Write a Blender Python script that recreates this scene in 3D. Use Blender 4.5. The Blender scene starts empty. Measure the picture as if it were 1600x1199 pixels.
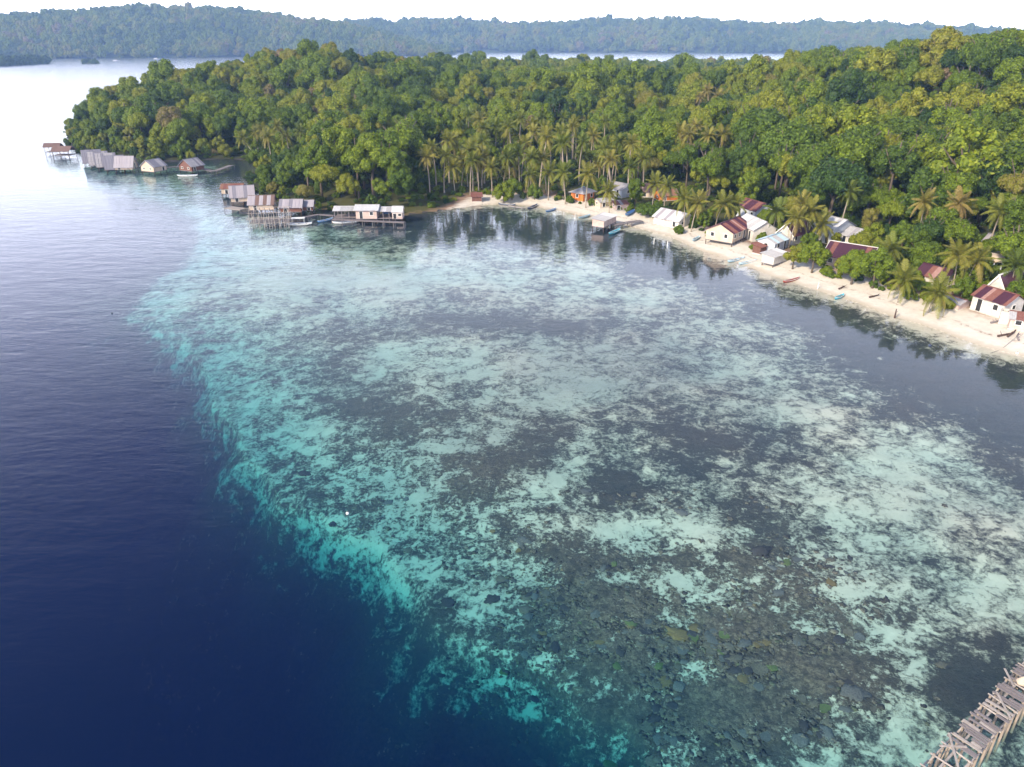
import bpy, math, random
import numpy as np
from mathutils import Vector, Matrix

# ------------------------------------------------------------------ camera, sky, sun, exposure
FPX, PITCH, CAMZ = 1142.0, math.radians(25.2), 40.0
scene = bpy.context.scene
COL = scene.collection
cam_d = bpy.data.cameras.new('camera')
cam_d.sensor_width = 36.0
cam_d.lens = 36.0 * FPX / 1600.0
cam_d.clip_start, cam_d.clip_end = 0.5, 12000.0
cam = bpy.data.objects.new('camera', cam_d)
COL.objects.link(cam)
cam.location = (0, 0, CAMZ)
cam.rotation_euler = (math.pi / 2 - PITCH, 0, 0)
scene.camera = cam

SUN_EL, SUN_AZ = math.radians(31), math.radians(-134)      # azimuth from +Y towards +X (behind the viewer, from the left)
world = bpy.data.worlds.new('World')
scene.world = world
world.use_nodes = True
wn = world.node_tree
bg = wn.nodes['Background']
sky = wn.nodes.new('ShaderNodeTexSky')
sky.sky_type = 'NISHITA'
sky.sun_disc = False
sky.sun_elevation = SUN_EL
sky.sun_rotation = SUN_AZ
sky.altitude = 0
sky.air_density = 1.0
sky.dust_density = 0.3
sky.ozone_density = 1.0
# thin bright veil of cloud that thickens towards the horizon all the way round
def _w(kind, **kw):
    n = wn.nodes.new('ShaderNode' + kind)
    for k, v in kw.items(): setattr(n, k, v)
    return n
_tc, _sep = _w('TexCoord'), _w('SeparateXYZ')
wn.links.new(_tc.outputs['Generated'], _sep.inputs[0])
_inv, _pw = _w('Math', operation='SUBTRACT', use_clamp=True), _w('Math', operation='POWER')
_inv.inputs[0].default_value = 1.0
wn.links.new(_sep.outputs[2], _inv.inputs[1])
wn.links.new(_inv.outputs[0], _pw.inputs[0])
_pw.inputs[1].default_value = 2.8
_veil = _w('Mix', data_type='RGBA', blend_type='ADD')
wn.links.new(_pw.outputs[0], _veil.inputs[0])
wn.links.new(sky.outputs[0], _veil.inputs[6])
_veil.inputs[7].default_value = (22.5, 21.2, 24.0, 1)
wn.links.new(_veil.outputs[2], bg.inputs[0])
bg.inputs[1].default_value = 0.12
sun_d = bpy.data.lights.new('sun', 'SUN')
sun_d.energy = 4.4
sun_d.angle = math.radians(4)
sun_d.color = (1.0, 0.86, 0.64)
sun = bpy.data.objects.new('sun', sun_d)
COL.objects.link(sun)
sdir = Vector((math.sin(SUN_AZ) * math.cos(SUN_EL), math.cos(SUN_AZ) * math.cos(SUN_EL), math.sin(SUN_EL)))
sun.rotation_euler = sdir.to_track_quat('Z', 'Y').to_euler()
sun.location = sdir * 300
vs = scene.view_settings
vs.view_transform, vs.look = 'Standard', 'None'
vs.exposure, vs.gamma = 0.64, 1.0
cy = scene.cycles
cy.use_denoising = True
cy.max_bounces, cy.diffuse_bounces, cy.glossy_bounces = 6, 3, 3
cy.transmission_bounces, cy.volume_bounces, cy.transparent_max_bounces = 4, 1, 12
cy.caustics_reflective = cy.caustics_refractive = False
cy.sample_clamp_indirect = 6.0

rng = np.random.default_rng(7)
random.seed(7)
R = random.Random(11)

# ------------------------------------------------------------------ photo-pixel to place helpers
CP, SP = math.cos(PITCH), math.sin(PITCH)
def ray(px, py):
    dx, dy = (px - 800.0) / FPX, (599.5 - py) / FPX
    return np.array([dx, CP + dy * SP, -SP + dy * CP])
def sea(px, py, z=0.0):                                  # point on the level z
    d = ray(px, py)
    t = (z - CAMZ) / d[2]
    return np.array([d[0] * t, d[1] * t, z])
def at_range(px, py, dist):                              # point at a horizontal distance
    d = ray(px, py)
    t = dist / math.hypot(d[0], d[1])
    return np.array([d[0] * t, d[1] * t, CAMZ + d[2] * t])
def project(x, y, z):
    z = z - CAMZ
    depth = np.maximum(y * CP - z * SP, 0.1)
    up = y * SP + z * CP
    return 800 + FPX * x / depth, 599.5 - FPX * up / depth, depth
def sstep(a, b, v):
    t = np.clip((v - a) / (b - a), 0, 1)
    return t * t * (3 - 2 * t)

# ------------------------------------------------------------------ noise
def _hash(ix, iy, s):
    h = (ix.astype(np.int64) * 374761393 + iy.astype(np.int64) * 668265263 + s * 1274126177) & 0xFFFFFFFF
    h = ((h ^ (h >> 13)) * 1274126177) & 0xFFFFFFFF
    return ((h ^ (h >> 16)) & 0xFFFFFF) / float(0xFFFFFF)
def vnoise(x, y, s=0):
    x, y = np.asarray(x, float), np.asarray(y, float)
    ix, iy = np.floor(x), np.floor(y)
    fx, fy = x - ix, y - iy
    fx, fy = fx * fx * (3 - 2 * fx), fy * fy * (3 - 2 * fy)
    a, b = _hash(ix, iy, s), _hash(ix + 1, iy, s)
    c, d = _hash(ix, iy + 1, s), _hash(ix + 1, iy + 1, s)
    return (a + (b - a) * fx) * (1 - fy) + (c + (d - c) * fx) * fy
def fbm(x, y, oct=4, s=0):
    t, amp, tot = 0, 1.0, 0
    for k in range(oct):
        t = t + amp * vnoise(np.asarray(x) * 2 ** k, np.asarray(y) * 2 ** k, s + k)
        tot += amp
        amp *= 0.5
    return t / tot * 2 - 1

# ------------------------------------------------------------------ outline of island and reef
coast_px = [(1600, 557), (1540, 541), (1470, 516), (1400, 495), (1340, 475), (1270, 453), (1200, 430), (1150, 413), (1090, 388),
            (1040, 367), (990, 354), (930, 341), (880, 331), (830, 323), (780, 320), (740, 321), (700, 327), (660, 333), (630, 337),
            (560, 331), (500, 326), (450, 322), (412, 312), (396, 298), (388, 285), (393, 270), (400, 260), (388, 252), (360, 248),
            (320, 250), (280, 252), (240, 252), (200, 248), (160, 244), (132, 240), (114, 232), (106, 218), (104, 205)]
COAST = np.array([sea(*p)[:2] for p in coast_px] + [(-232, 410), (-215, 470), (-150, 600), (-20, 800), (200, 1000), (500, 1050),
                 (900, 900), (1150, 600), (1150, 200), (900, -60), (420, -5), (260, 18), (160, 48), (112, 74)])
reef_px = [(220, 500), (270, 528), (322, 560), (350, 610), (370, 660), (382, 712), (416, 757), (468, 800), (522, 838), (572, 868),
           (610, 920), (640, 965), (690, 1005), (800, 1045), (880, 1095), (935, 1140), (990, 1190), (1050, 1290), (1250, 1430), (1600, 1600)]
REEF = np.array([sea(*p, -2.6)[:2] for p in reef_px] + [(70, 10), (300, -60), (1400, -300), (1500, 1300), (300, 1300), (-300, 700),
                 (-290, 430)] + [sea(*p)[:2] for p in [(70, 196), (30, 232), (60, 262), (130, 282), (220, 300), (310, 330), (330, 372), (300, 410), (262, 440), (228, 468)]])
def signed_dist(poly, x, y):
    x, y = np.asarray(x, float).ravel(), np.asarray(y, float).ravel()
    best = np.full(x.shape, 1e18)
    inside = np.zeros(x.shape, bool)
    n = len(poly)
    for i in range(n):
        ax, ay = poly[i]
        bx, by = poly[(i + 1) % n]
        ex, ey = bx - ax, by - ay
        t = np.clip(((x - ax) * ex + (y - ay) * ey) / (ex * ex + ey * ey), 0, 1)
        best = np.minimum(best, (x - ax - t * ex) ** 2 + (y - ay - t * ey) ** 2)
        cr = (ay > y) != (by > y)
        with np.errstate(divide='ignore', invalid='ignore'):
            xs = ex * (y - ay) / (ey if ey else 1e-9) + ax
        inside ^= cr & (x < xs)
    d = np.sqrt(best)
    return np.where(inside, d, -d)

ridge_px = [(130, 172, 400, 9), (200, 120, 430, 10), (300, 94, 470, 11), (400, 82, 480, 12), (480, 71, 480, 12), (560, 88, 520, 12),
            (650, 88, 560, 12), (760, 81, 720, 12), (900, 86, 720, 12), (1000, 93, 520, 14), (1100, 99, 480, 17), (1200, 101, 470, 18), (1250, 100, 440, 17),
            (1300, 80, 400, 12), (1400, 74, 360, 12), (1500, 67, 340, 11), (1600, 57, 320, 10), (1750, 54, 320, 10),
            (640, 113, 390, 12), (850, 118, 390, 12), (470, 165, 330, 13), (600, 185, 300, 11), (800, 180, 290, 11), (1000, 155, 320, 12),
            (1200, 145, 300, 12), (1400, 135, 250, 12), (1550, 125, 220, 12), (250, 175, 350, 10)]
RPTS = np.array([(lambda p, h: (p[0], p[1], p[2] - h - 4.5))(at_range(a, b, c), h) for a, b, c, h in ridge_px])
RPTS = np.concatenate([RPTS, np.array([(*at_range(px, 100, r)[:2], z) for px, r, z in [(880, 600, 4), (960, 640, 2), (1060, 620, 1), (1160, 600, 1), (1260, 580, 1), (1040, 800, 1), (1180, 780, 1), (1300, 720, 1), (920, 880, 3), (1100, 950, 1), (1350, 560, 6), (1450, 560, 8)]])])
def ridge(x, y):
    w = 0
    s = 0
    for px, py, pz in RPTS:
        k = 1.0 / ((x - px) ** 2 + (y - py) ** 2 + 400.0) ** 2.0
        w = w + k
        s = s + k * pz
    return s / w
def ground_parts(x, y):
    x, y = np.asarray(x, float), np.asarray(y, float)
    shp = x.shape
    x, y = x.ravel(), y.ravel()
    d = signed_dist(COAST, x, y) + 1.3 * fbm(x / 14, y / 14, 3, 5) * sstep(700, 300, y)
    e = signed_dist(REEF, x, y) + 3.5 * fbm(x / 17, y / 17, 3, 15) + 0.9 * fbm(x / 4, y / 4, 2, 25)
    v = sstep(-40, 60, x)
    hs, he = 4 + 22 * v, 75 + 65 * v
    base = np.minimum(np.maximum(d, 0) * 0.11, 1.0) + 0.03 * np.clip(d - 9, 0, 40)
    hill = sstep(hs, he, d)
    S = np.maximum(ridge(x, y), 2.0)
    land = base + hill * (S - base) + hill * 2.2 * fbm(x / 45, y / 45, 3, 35)
    dc = np.maximum(-d, 0)
    depth = np.minimum(0.05 * dc, 0.42 + 0.003 * dc)
    far_ = sstep(85, 130, y)
    depth = depth + (0.5 * np.clip(1 - e / 40, 0, 1) + 1.6 * np.clip(1 - e / 20, 0, 1) ** 2) * (1 - .6 * far_) + np.clip((1.6 - 1.43 * far_) * -e, 0, 60) * (0.9 + 0.3 * fbm(x / 9, y / 9, 3, 45))
    depth = depth + sstep(-3, -30, d) * 0.25 * fbm(x / 6, y / 6, 3, 55)
    depth = np.clip(depth, 0, 45)
    h = np.where(d > 0, land, -depth)
    return h.reshape(shp), d.reshape(shp), e.reshape(shp)
def H(x, y):
    return ground_parts(np.atleast_1d(x), np.atleast_1d(y))[0]
def hit(px, py, above=0.0):                              # where the sight line meets the land (or a level above it)
    d = ray(px, py)
    hd = math.hypot(d[0], d[1])
    rr = np.linspace(40, 900, 1500)
    t = rr / hd
    z = CAMZ + d[2] * t
    g = np.maximum(H(d[0] * t, d[1] * t), 0.0)
    under = z - above <= g
    k = np.argmax(under) if under.any() else 350 + np.argmin((z - above - g)[350:1000])
    return np.array([d[0] * t[k], d[1] * t[k], g[k]])

# ------------------------------------------------------------------ materials
def mat_new(name):
    m = bpy.data.materials.new(name)
    m.use_nodes = True
    nt = m.node_tree
    nt.nodes.clear()
    out = nt.nodes.new('ShaderNodeOutputMaterial')
    return m, nt, out
def nd(nt, kind, **kw):
    n = nt.nodes.new('ShaderNode' + kind)
    for k, v in kw.items():
        if k.startswith('i_'):
            n.inputs[k[2:].replace('_', ' ')].default_value = v
        else:
            setattr(n, k, v)
    return n
def lk(nt, a, b):
    nt.links.new(a, b)
def mixc(nt, fac, a, b, blend='MIX'):
    n = nt.nodes.new('ShaderNodeMix')
    n.data_type = 'RGBA'
    n.blend_type = blend
    for sock, v in ((n.inputs[0], fac), (n.inputs[6], a), (n.inputs[7], b)):
        if hasattr(v, 'is_linked'):
            nt.links.new(v, sock)
        elif isinstance(v, (int, float)):
            sock.default_value = v
        else:
            sock.default_value = (*v, 1)
    return n.outputs[2]
def mth(nt, op, a, b=0.0, c=0.0, clamp=False):
    n = nt.nodes.new('ShaderNodeMath')
    n.operation = op
    n.use_clamp = clamp
    for sock, v in zip(n.inputs, (a, b, c)):
        if hasattr(v, 'is_linked'):
            nt.links.new(v, sock)
        else:
            sock.default_value = v
    return n.outputs[0]
def ramp(nt, fac, stops, interp='LINEAR'):
    n = nt.nodes.new('ShaderNodeValToRGB')
    cr = n.color_ramp
    cr.interpolation = interp
    while len(cr.elements) < len(stops):
        cr.elements.new(0.5)
    for el, (p, c) in zip(cr.elements, stops):
        el.position = p
        el.color = (*c, 1) if len(c) == 3 else c
    nt.links.new(fac, n.inputs[0])
    return n.outputs[0]
def noise(nt, vec, scale, detail=4, rough=0.55, dist=0.0):
    n = nd(nt, 'TexNoise', i_Scale=scale, i_Detail=detail, i_Roughness=rough, i_Distortion=dist)
    if vec is not None:
        lk(nt, vec, n.inputs['Vector'])
    return n.outputs[0]
def simple(name, col, col2=None, scale=3.0, rough=0.75, metal=0.0, bump=0.0, stretch=None, spec=0.3):
    m, nt, out = mat_new(name)
    b = nd(nt, 'BsdfPrincipled', i_Roughness=rough, i_Metallic=metal)
    b.inputs['Specular IOR Level'].default_value = spec
    tc = nd(nt, 'TexCoord')
    vec = tc.outputs['Object']
    if stretch:
        mp = nd(nt, 'Mapping')
        mp.inputs['Scale'].default_value = stretch
        lk(nt, vec, mp.inputs['Vector'])
        vec = mp.outputs[0]
    oi = nd(nt, 'ObjectInfo')
    n1 = noise(nt, vec, scale, 5, 0.65)
    col2 = col2 or tuple(c * 0.6 for c in col)
    c = mixc(nt, ramp(nt, n1, [(0.35, (0, 0, 0)), (0.68, (1, 1, 1))]), col, col2)
    c = mixc(nt, mth(nt, 'MULTIPLY', oi.outputs['Random'], 0.35), c, col2)
    lk(nt, c, b.inputs['Base Color'])
    if bump:
        bp = nd(nt, 'Bump', i_Strength=bump, i_Distance=0.05)
        lk(nt, n1, bp.inputs['Height'])
        lk(nt, bp.outputs[0], b.inputs['Normal'])
    lk(nt, b.outputs[0], out.inputs['Surface'])
    return m

def leaf_material(name, stops, trans=0.22):
    m, nt, out = mat_new(name)
    at = nd(nt, 'Attribute', attribute_name='tint', attribute_type='INSTANCER')
    lt = nd(nt, 'Attribute', attribute_name='leaf_tint', attribute_type='GEOMETRY')
    pos = mth(nt, 'ADD', at.outputs['Fac'], mth(nt, 'MULTIPLY', mth(nt, 'SUBTRACT', lt.outputs['Fac'], 0.5), 0.16), clamp=True)
    c = ramp(nt, pos, stops)
    hs = nd(nt, 'HueSaturation')
    lk(nt, c, hs.inputs['Color'])
    lk(nt, mth(nt, 'MULTIPLY_ADD', lt.outputs['Fac'], 0.7, 0.65), hs.inputs['Value'])
    d = nd(nt, 'BsdfPrincipled', i_Roughness=0.55)
    d.inputs['Specular IOR Level'].default_value = 0.25
    t = nd(nt, 'BsdfTranslucent')
    lk(nt, hs.outputs[0], d.inputs['Base Color'])
    lk(nt, mixc(nt, 0.5, hs.outputs[0], (0.16, 0.22, 0.02)), t.inputs['Color'])
    mx = nd(nt, 'MixShader')
    mx.inputs[0].default_value = trans
    lk(nt, d.outputs[0], mx.inputs[1])
    lk(nt, t.outputs[0], mx.inputs[2])
    lk(nt, mx.outputs[0], out.inputs['Surface'])
    return m
M = {}
M['leaf'] = leaf_material('broadleaf', [(0.0, (0.020, 0.044, 0.014)), (0.2, (0.040, 0.080, 0.014)), (0.42, (0.090, 0.142, 0.012)),
                                        (0.62, (0.150, 0.208, 0.012)), (0.80, (0.240, 0.245, 0.020)), (0.92, (0.19, 0.155, 0.05)), (1.0, (0.27, 0.19, 0.13))], 0.28)
M['frond'] = leaf_material('palm_frond', [(0.0, (0.06, 0.10, 0.018)), (0.4, (0.135, 0.165, 0.022)), (0.7, (0.235, 0.215, 0.04)), (1.0, (0.30, 0.21, 0.08))], 0.3)
M['bark'] = simple('bark', (0.16, 0.125, 0.095), (0.07, 0.055, 0.04), 6, 0.9)
M['palm_bark'] = simple('palm_bark', (0.40, 0.34, 0.27), (0.22, 0.18, 0.14), 5, 0.9)
M['wood_grey'] = simple('weathered_wood', (0.25, 0.222, 0.228), (0.13, 0.112, 0.115), 8, 0.85, stretch=(1, 6, 6))
M['wood_tan'] = simple('tan_wood', (0.33, 0.275, 0.225), (0.19, 0.15, 0.12), 6, 0.8, stretch=(1, 5, 5))
M['wood_dark'] = simple('dark_wood', (0.10, 0.06, 0.045), (0.05, 0.03, 0.025), 6, 0.85)
M['wood_red'] = simple('red_wood', (0.30, 0.09, 0.06), (0.16, 0.05, 0.04), 5, 0.8)
M['wood_new'] = simple('new_timber', (0.42, 0.375, 0.35), (0.26, 0.225, 0.205), 5, 0.8)
M['w_white'] = simple('white_plaster', (0.62, 0.585, 0.55), (0.44, 0.4, 0.36), 0.9, 0.85)
M['w_cream'] = simple('cream_boards', (0.58, 0.47, 0.37), (0.44, 0.34, 0.26), 1.2, 0.85)
M['w_pink'] = simple('pink_boards', (0.56, 0.43, 0.38), (0.42, 0.31, 0.27), 1.2, 0.85)
M['w_orange'] = simple('orange_boards', (0.66, 0.21, 0.05), (0.5, 0.14, 0.03), 1.2, 0.8)
M['w_bluewhite'] = simple('pale_blue_plaster', (0.5, 0.53, 0.58), (0.38, 0.4, 0.45), 1.0, 0.85)
M['w_red'] = simple('red_brown_boards', (0.18, 0.085, 0.065), (0.12, 0.06, 0.045), 1.5, 0.85)
M['r_maroon'] = simple('maroon_sheet', (0.08, 0.027, 0.046), (0.055, 0.02, 0.034), 2.0, 0.5, 0.0)
M['r_rust'] = simple('rusty_sheet', (0.145, 0.045, 0.042), (0.23, 0.11, 0.085), 1.6, 0.75)
M['r_pale'] = simple('pale_zinc_sheet', (0.46, 0.45, 0.46), (0.3, 0.29, 0.3), 1.5, 0.5)
M['r_white'] = simple('white_zinc_sheet', (0.58, 0.58, 0.6), (0.42, 0.41, 0.42), 1.4, 0.5)
M['r_blue'] = simple('pale_blue_sheet', (0.42, 0.56, 0.66), (0.34, 0.45, 0.55), 1.4, 0.5)
M['r_grey'] = simple('grey_sheet', (0.36, 0.35, 0.37), (0.24, 0.22, 0.24), 1.4, 0.6)
M['r_thatch'] = simple('grey_thatch', (0.23, 0.225, 0.265), (0.14, 0.13, 0.16), 5, 0.95, stretch=(5, 1, 1))
M['r_thatch_pale'] = simple('pale_thatch', (0.36, 0.335, 0.37), (0.25, 0.225, 0.25), 5, 0.95, stretch=(5, 1, 1))
M['r_thatch_red'] = simple('brown_thatch', (0.19, 0.12, 0.105), (0.12, 0.08, 0.07), 5, 0.95, stretch=(5, 1, 1))
M['r_orange'] = simple('orange_rust_sheet', (0.27, 0.14, 0.09), (0.20, 0.10, 0.07), 1.5, 0.75)
M['r_faded'] = simple('faded_pink_sheet', (0.38, 0.24, 0.22), (0.26, 0.14, 0.12), 1.6, 0.75)
M['trim'] = simple('white_trim', (0.80, 0.78, 0.74), (0.65, 0.62, 0.58), 2, 0.7)
M['dark'] = simple('dark_opening', (0.035, 0.035, 0.04), (0.02, 0.02, 0.02), 2, 0.25, spec=0.5)
M['concrete'] = simple('concrete', (0.55, 0.52, 0.47), (0.38, 0.36, 0.33), 2, 0.9)
M['b_white'] = simple('white_boat_paint', (0.80, 0.79, 0.77), (0.62, 0.60, 0.58), 2, 0.4)
M['b_blue'] = simple('blue_boat_paint', (0.10, 0.24, 0.46), (0.07, 0.16, 0.34), 2, 0.45)
M['b_teal'] = simple('teal_boat_paint', (0.10, 0.42, 0.52), (0.08, 0.30, 0.40), 2, 0.45)
M['b_pale'] = simple('pale_blue_boat_paint', (0.40, 0.56, 0.64), (0.28, 0.42, 0.50), 2, 0.45)
M['b_red'] = simple('red_boat_paint', (0.34, 0.08, 0.06), (0.20, 0.06, 0.05), 2, 0.5)
M['b_navy'] = simple('navy_boat_paint', (0.05, 0.07, 0.13), (0.03, 0.04, 0.07), 2, 0.5)
M['tarp'] = simple('blue_tarpaulin', (0.05, 0.17, 0.42), (0.04, 0.11, 0.30), 3, 0.5)
M['plastic'] = simple('white_plastic', (0.85, 0.85, 0.83), (0.7, 0.7, 0.68), 3, 0.4)
M['rope'] = simple('rope', (0.16, 0.16, 0.15), (0.1, 0.1, 0.1), 9, 0.9)

def sand_rock(name, sand_only=False):
    """Bottom and beach: pale coral sand under a patchy cover of coral, rubble and seagrass (attribute cover)."""
    m, nt, out = mat_new(name)
    geo = nd(nt, 'NewGeometry')
    P = geo.outputs['Position']
    b = nd(nt, 'BsdfPrincipled', i_Roughness=0.9)
    b.inputs['Specular IOR Level'].default_value = 0.15
    n_s = noise(nt, P, 0.7, 6, 0.7)
    sand = mixc(nt, ramp(nt, n_s, [(0.3, (0, 0, 0)), (0.7, (1, 1, 1))]), (0.72, 0.64, 0.52), (0.58, 0.51, 0.41))
    sand = mixc(nt, ramp(nt, noise(nt, P, 0.05, 3, 0.5), [(0.45, (0, 0, 0)), (0.7, (1, 1, 1))]), sand, (0.62, 0.56, 0.46))
    cov = nd(nt, 'Attribute', attribute_name='cover', attribute_type='GEOMETRY').outputs['Fac']
    typ = nd(nt, 'Attribute', attribute_name='bottom_type', attribute_type='GEOMETRY').outputs['Fac']
    big = noise(nt, P, 0.11, 5, 0.62, 0.4)
    mid = noise(nt, P, 0.62, 6, 0.70, 0.5)
    fine = noise(nt, P, 2.7, 5, 0.75)
    s = mth(nt, 'MULTIPLY_ADD', big, 0.85, mth(nt, 'MULTIPLY_ADD', mid, 1.3, mth(nt, 'MULTIPLY', fine, 1.0)))
    s = mth(nt, 'SUBTRACT', s, 1.575)
    s = mth(nt, 'ADD', mth(nt, 'MULTIPLY', s, 1.5), cov)
    mask = mixc(nt, mth(nt, 'MULTIPLY', typ, 1.6, clamp=True), ramp(nt, s, [(0.28, (0, 0, 0)), (0.71, (1, 1, 1))]), ramp(nt, s, [(0.38, (0, 0, 0)), (0.60, (1, 1, 1))]))
    warp = nd(nt, 'TexNoise', i_Scale=1.3, i_Detail=4.0, i_Roughness=0.65)
    lk(nt, P, warp.inputs['Vector'])
    wv = nd(nt, 'VectorMath', operation='SCALE')
    lk(nt, warp.outputs['Color'], wv.inputs[0])
    wv.inputs['Scale'].default_value = 1.5
    pw = nd(nt, 'VectorMath', operation='ADD')
    lk(nt, P, pw.inputs[0])
    lk(nt, wv.outputs[0], pw.inputs[1])
    vor = nd(nt, 'TexVoronoi', i_Scale=1.5, feature='F1')
    lk(nt, pw.outputs[0], vor.inputs['Vector'])
    cell = ramp(nt, vor.outputs['Color'], [(0.0, (0.11, 0.075, 0.06)), (0.35, (0.26, 0.18, 0.13)), (0.6, (0.14, 0.10, 0.085)), (0.85, (0.36, 0.25, 0.17)), (1.0, (0.18, 0.17, 0.08))])
    vor2 = nd(nt, 'TexVoronoi', i_Scale=4.3, feature='F1')
    lk(nt, pw.outputs[0], vor2.inputs['Vector'])
    cell = mixc(nt, 0.45, cell, ramp(nt, vor2.outputs['Color'], [(0.1, (0.07, 0.055, 0.05)), (0.5, (0.26, 0.185, 0.14)), (0.9, (0.46, 0.35, 0.26))]))
    cell = mixc(nt, ramp(nt, vor.outputs['Distance'], [(0.40, (0, 0, 0)), (0.85, (0.7, 0.7, 0.7))]), cell, (0.06, 0.048, 0.045))
    cell = mixc(nt, ramp(nt, vor2.outputs['Distance'], [(0.5, (0, 0, 0)), (0.9, (0.6, 0.6, 0.6))]), cell, (0.06, 0.048, 0.045))
    cell = mixc(nt, ramp(nt, fine, [(0.45, (0, 0, 0)), (0.75, (1, 1, 1))]), cell, (0.06, 0.050, 0.046))
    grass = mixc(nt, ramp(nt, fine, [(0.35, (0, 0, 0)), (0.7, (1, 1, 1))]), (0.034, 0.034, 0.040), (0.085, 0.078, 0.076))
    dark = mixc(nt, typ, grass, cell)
    # thin rubble and algae film that greys the sand between the heads
    film = mth(nt, 'MULTIPLY', ramp(nt, mid, [(0.35, (0, 0, 0)), (0.75, (1, 1, 1))]), 0.5)
    sand = mixc(nt, film, sand, (0.33, 0.30, 0.25))
    silt = nd(nt, 'Attribute', attribute_name='silt', attribute_type='GEOMETRY').outputs['Fac']
    sand = mixc(nt, mth(nt, 'MULTIPLY', silt, 0.85), sand, mixc(nt, mid, (0.36, 0.32, 0.28), (0.24, 0.22, 0.20)))
    c = mixc(nt, mask, sand, dark)
    lk(nt, c, b.inputs['Base Color'])
    bp = nd(nt, 'Bump', i_Strength=0.7, i_Distance=0.35)
    lk(nt, mth(nt, 'MULTIPLY', fine, mask), bp.inputs['Height'])
    lk(nt, bp.outputs[0], b.inputs['Normal'])
    lk(nt, b.outputs[0], out.inputs['Surface'])
    return m
M['bottom'] = sand_rock('coral_sand_bottom')
def beach_mat():
    m, nt, out = mat_new('beach_sand')
    P = nd(nt, 'NewGeometry').outputs['Position']
    b = nd(nt, 'BsdfPrincipled', i_Roughness=0.95)
    b.inputs['Specular IOR Level'].default_value = 0.1
    c = mixc(nt, ramp(nt, noise(nt, P, 0.9, 6, 0.7), [(0.3, (0, 0, 0)), (0.75, (1, 1, 1))]), (0.67, 0.62, 0.55), (0.54, 0.47, 0.40))
    inl = nd(nt, 'Attribute', attribute_name='inland', attribute_type='GEOMETRY').outputs['Fac']
    jag = mth(nt, 'ADD', inl, mth(nt, 'MULTIPLY', mth(nt, 'SUBTRACT', noise(nt, P, 0.35, 4, 0.6), 0.5), 2.6))
    tide = ramp(nt, mth(nt, 'DIVIDE', jag, 10.0), [(0.0, (1, 1, 1)), (0.10, (0.5, 0.5, 0.5)), (0.17, (0, 0, 0))])
    c = mixc(nt, tide, c, (0.46, 0.40, 0.31))                      # wet sand
    weed = ramp(nt, mth(nt, 'DIVIDE', jag, 10.0), [(0.40, (0, 0, 0)), (0.44, (1, 1, 1)), (0.48, (0, 0, 0))])
    weed = mth(nt, 'MULTIPLY', weed, ramp(nt, noise(nt, P, 1.6, 5, 0.75), [(0.45, (0, 0, 0)), (0.62, (1, 1, 1))]))
    c = mixc(nt, mth(nt, 'MULTIPLY', weed, .8), c, (0.20, 0.13, 0.08))       # drift line of weed and leaves
    spots = ramp(nt, noise(nt, P, 2.6, 4, 0.7), [(0.66, (0, 0, 0)), (0.74, (1, 1, 1))])
    c = mixc(nt, mth(nt, 'MULTIPLY', spots, .45), c, (0.30, 0.21, 0.14))
    dirt = mth(nt, 'ADD', inl, mth(nt, 'MULTIPLY', mth(nt, 'SUBTRACT', noise(nt, P, 0.5, 6, 0.7), 0.5), 9.0))
    c = mixc(nt, ramp(nt, mth(nt, 'DIVIDE', dirt, 30.0), [(0.27, (0, 0, 0)), (0.40, (1, 1, 1))]), c, (0.26, 0.17, 0.12))
    c = mixc(nt, ramp(nt, mth(nt, 'DIVIDE', dirt, 30.0), [(0.42, (0, 0, 0)), (0.60, (1, 1, 1))]), c, (0.075, 0.075, 0.025))
    lk(nt, c, b.inputs['Base Color'])
    lk(nt, b.outputs[0], out.inputs['Surface'])
    return m
M['beach'] = beach_mat()
def floor_mat():
    m, nt, out = mat_new('forest_floor')
    P = nd(nt, 'NewGeometry').outputs['Position']
    b = nd(nt, 'BsdfPrincipled', i_Roughness=0.95)
    b.inputs['Specular IOR Level'].default_value = 0.1
    c = mixc(nt, noise(nt, P, 0.5, 6, 0.7), (0.025, 0.045, 0.012), (0.07, 0.06, 0.03))
    lk(nt, c, b.inputs['Base Color'])
    lk(nt, b.outputs[0], out.inputs['Surface'])
    return m
M['floor'] = floor_mat()
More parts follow.
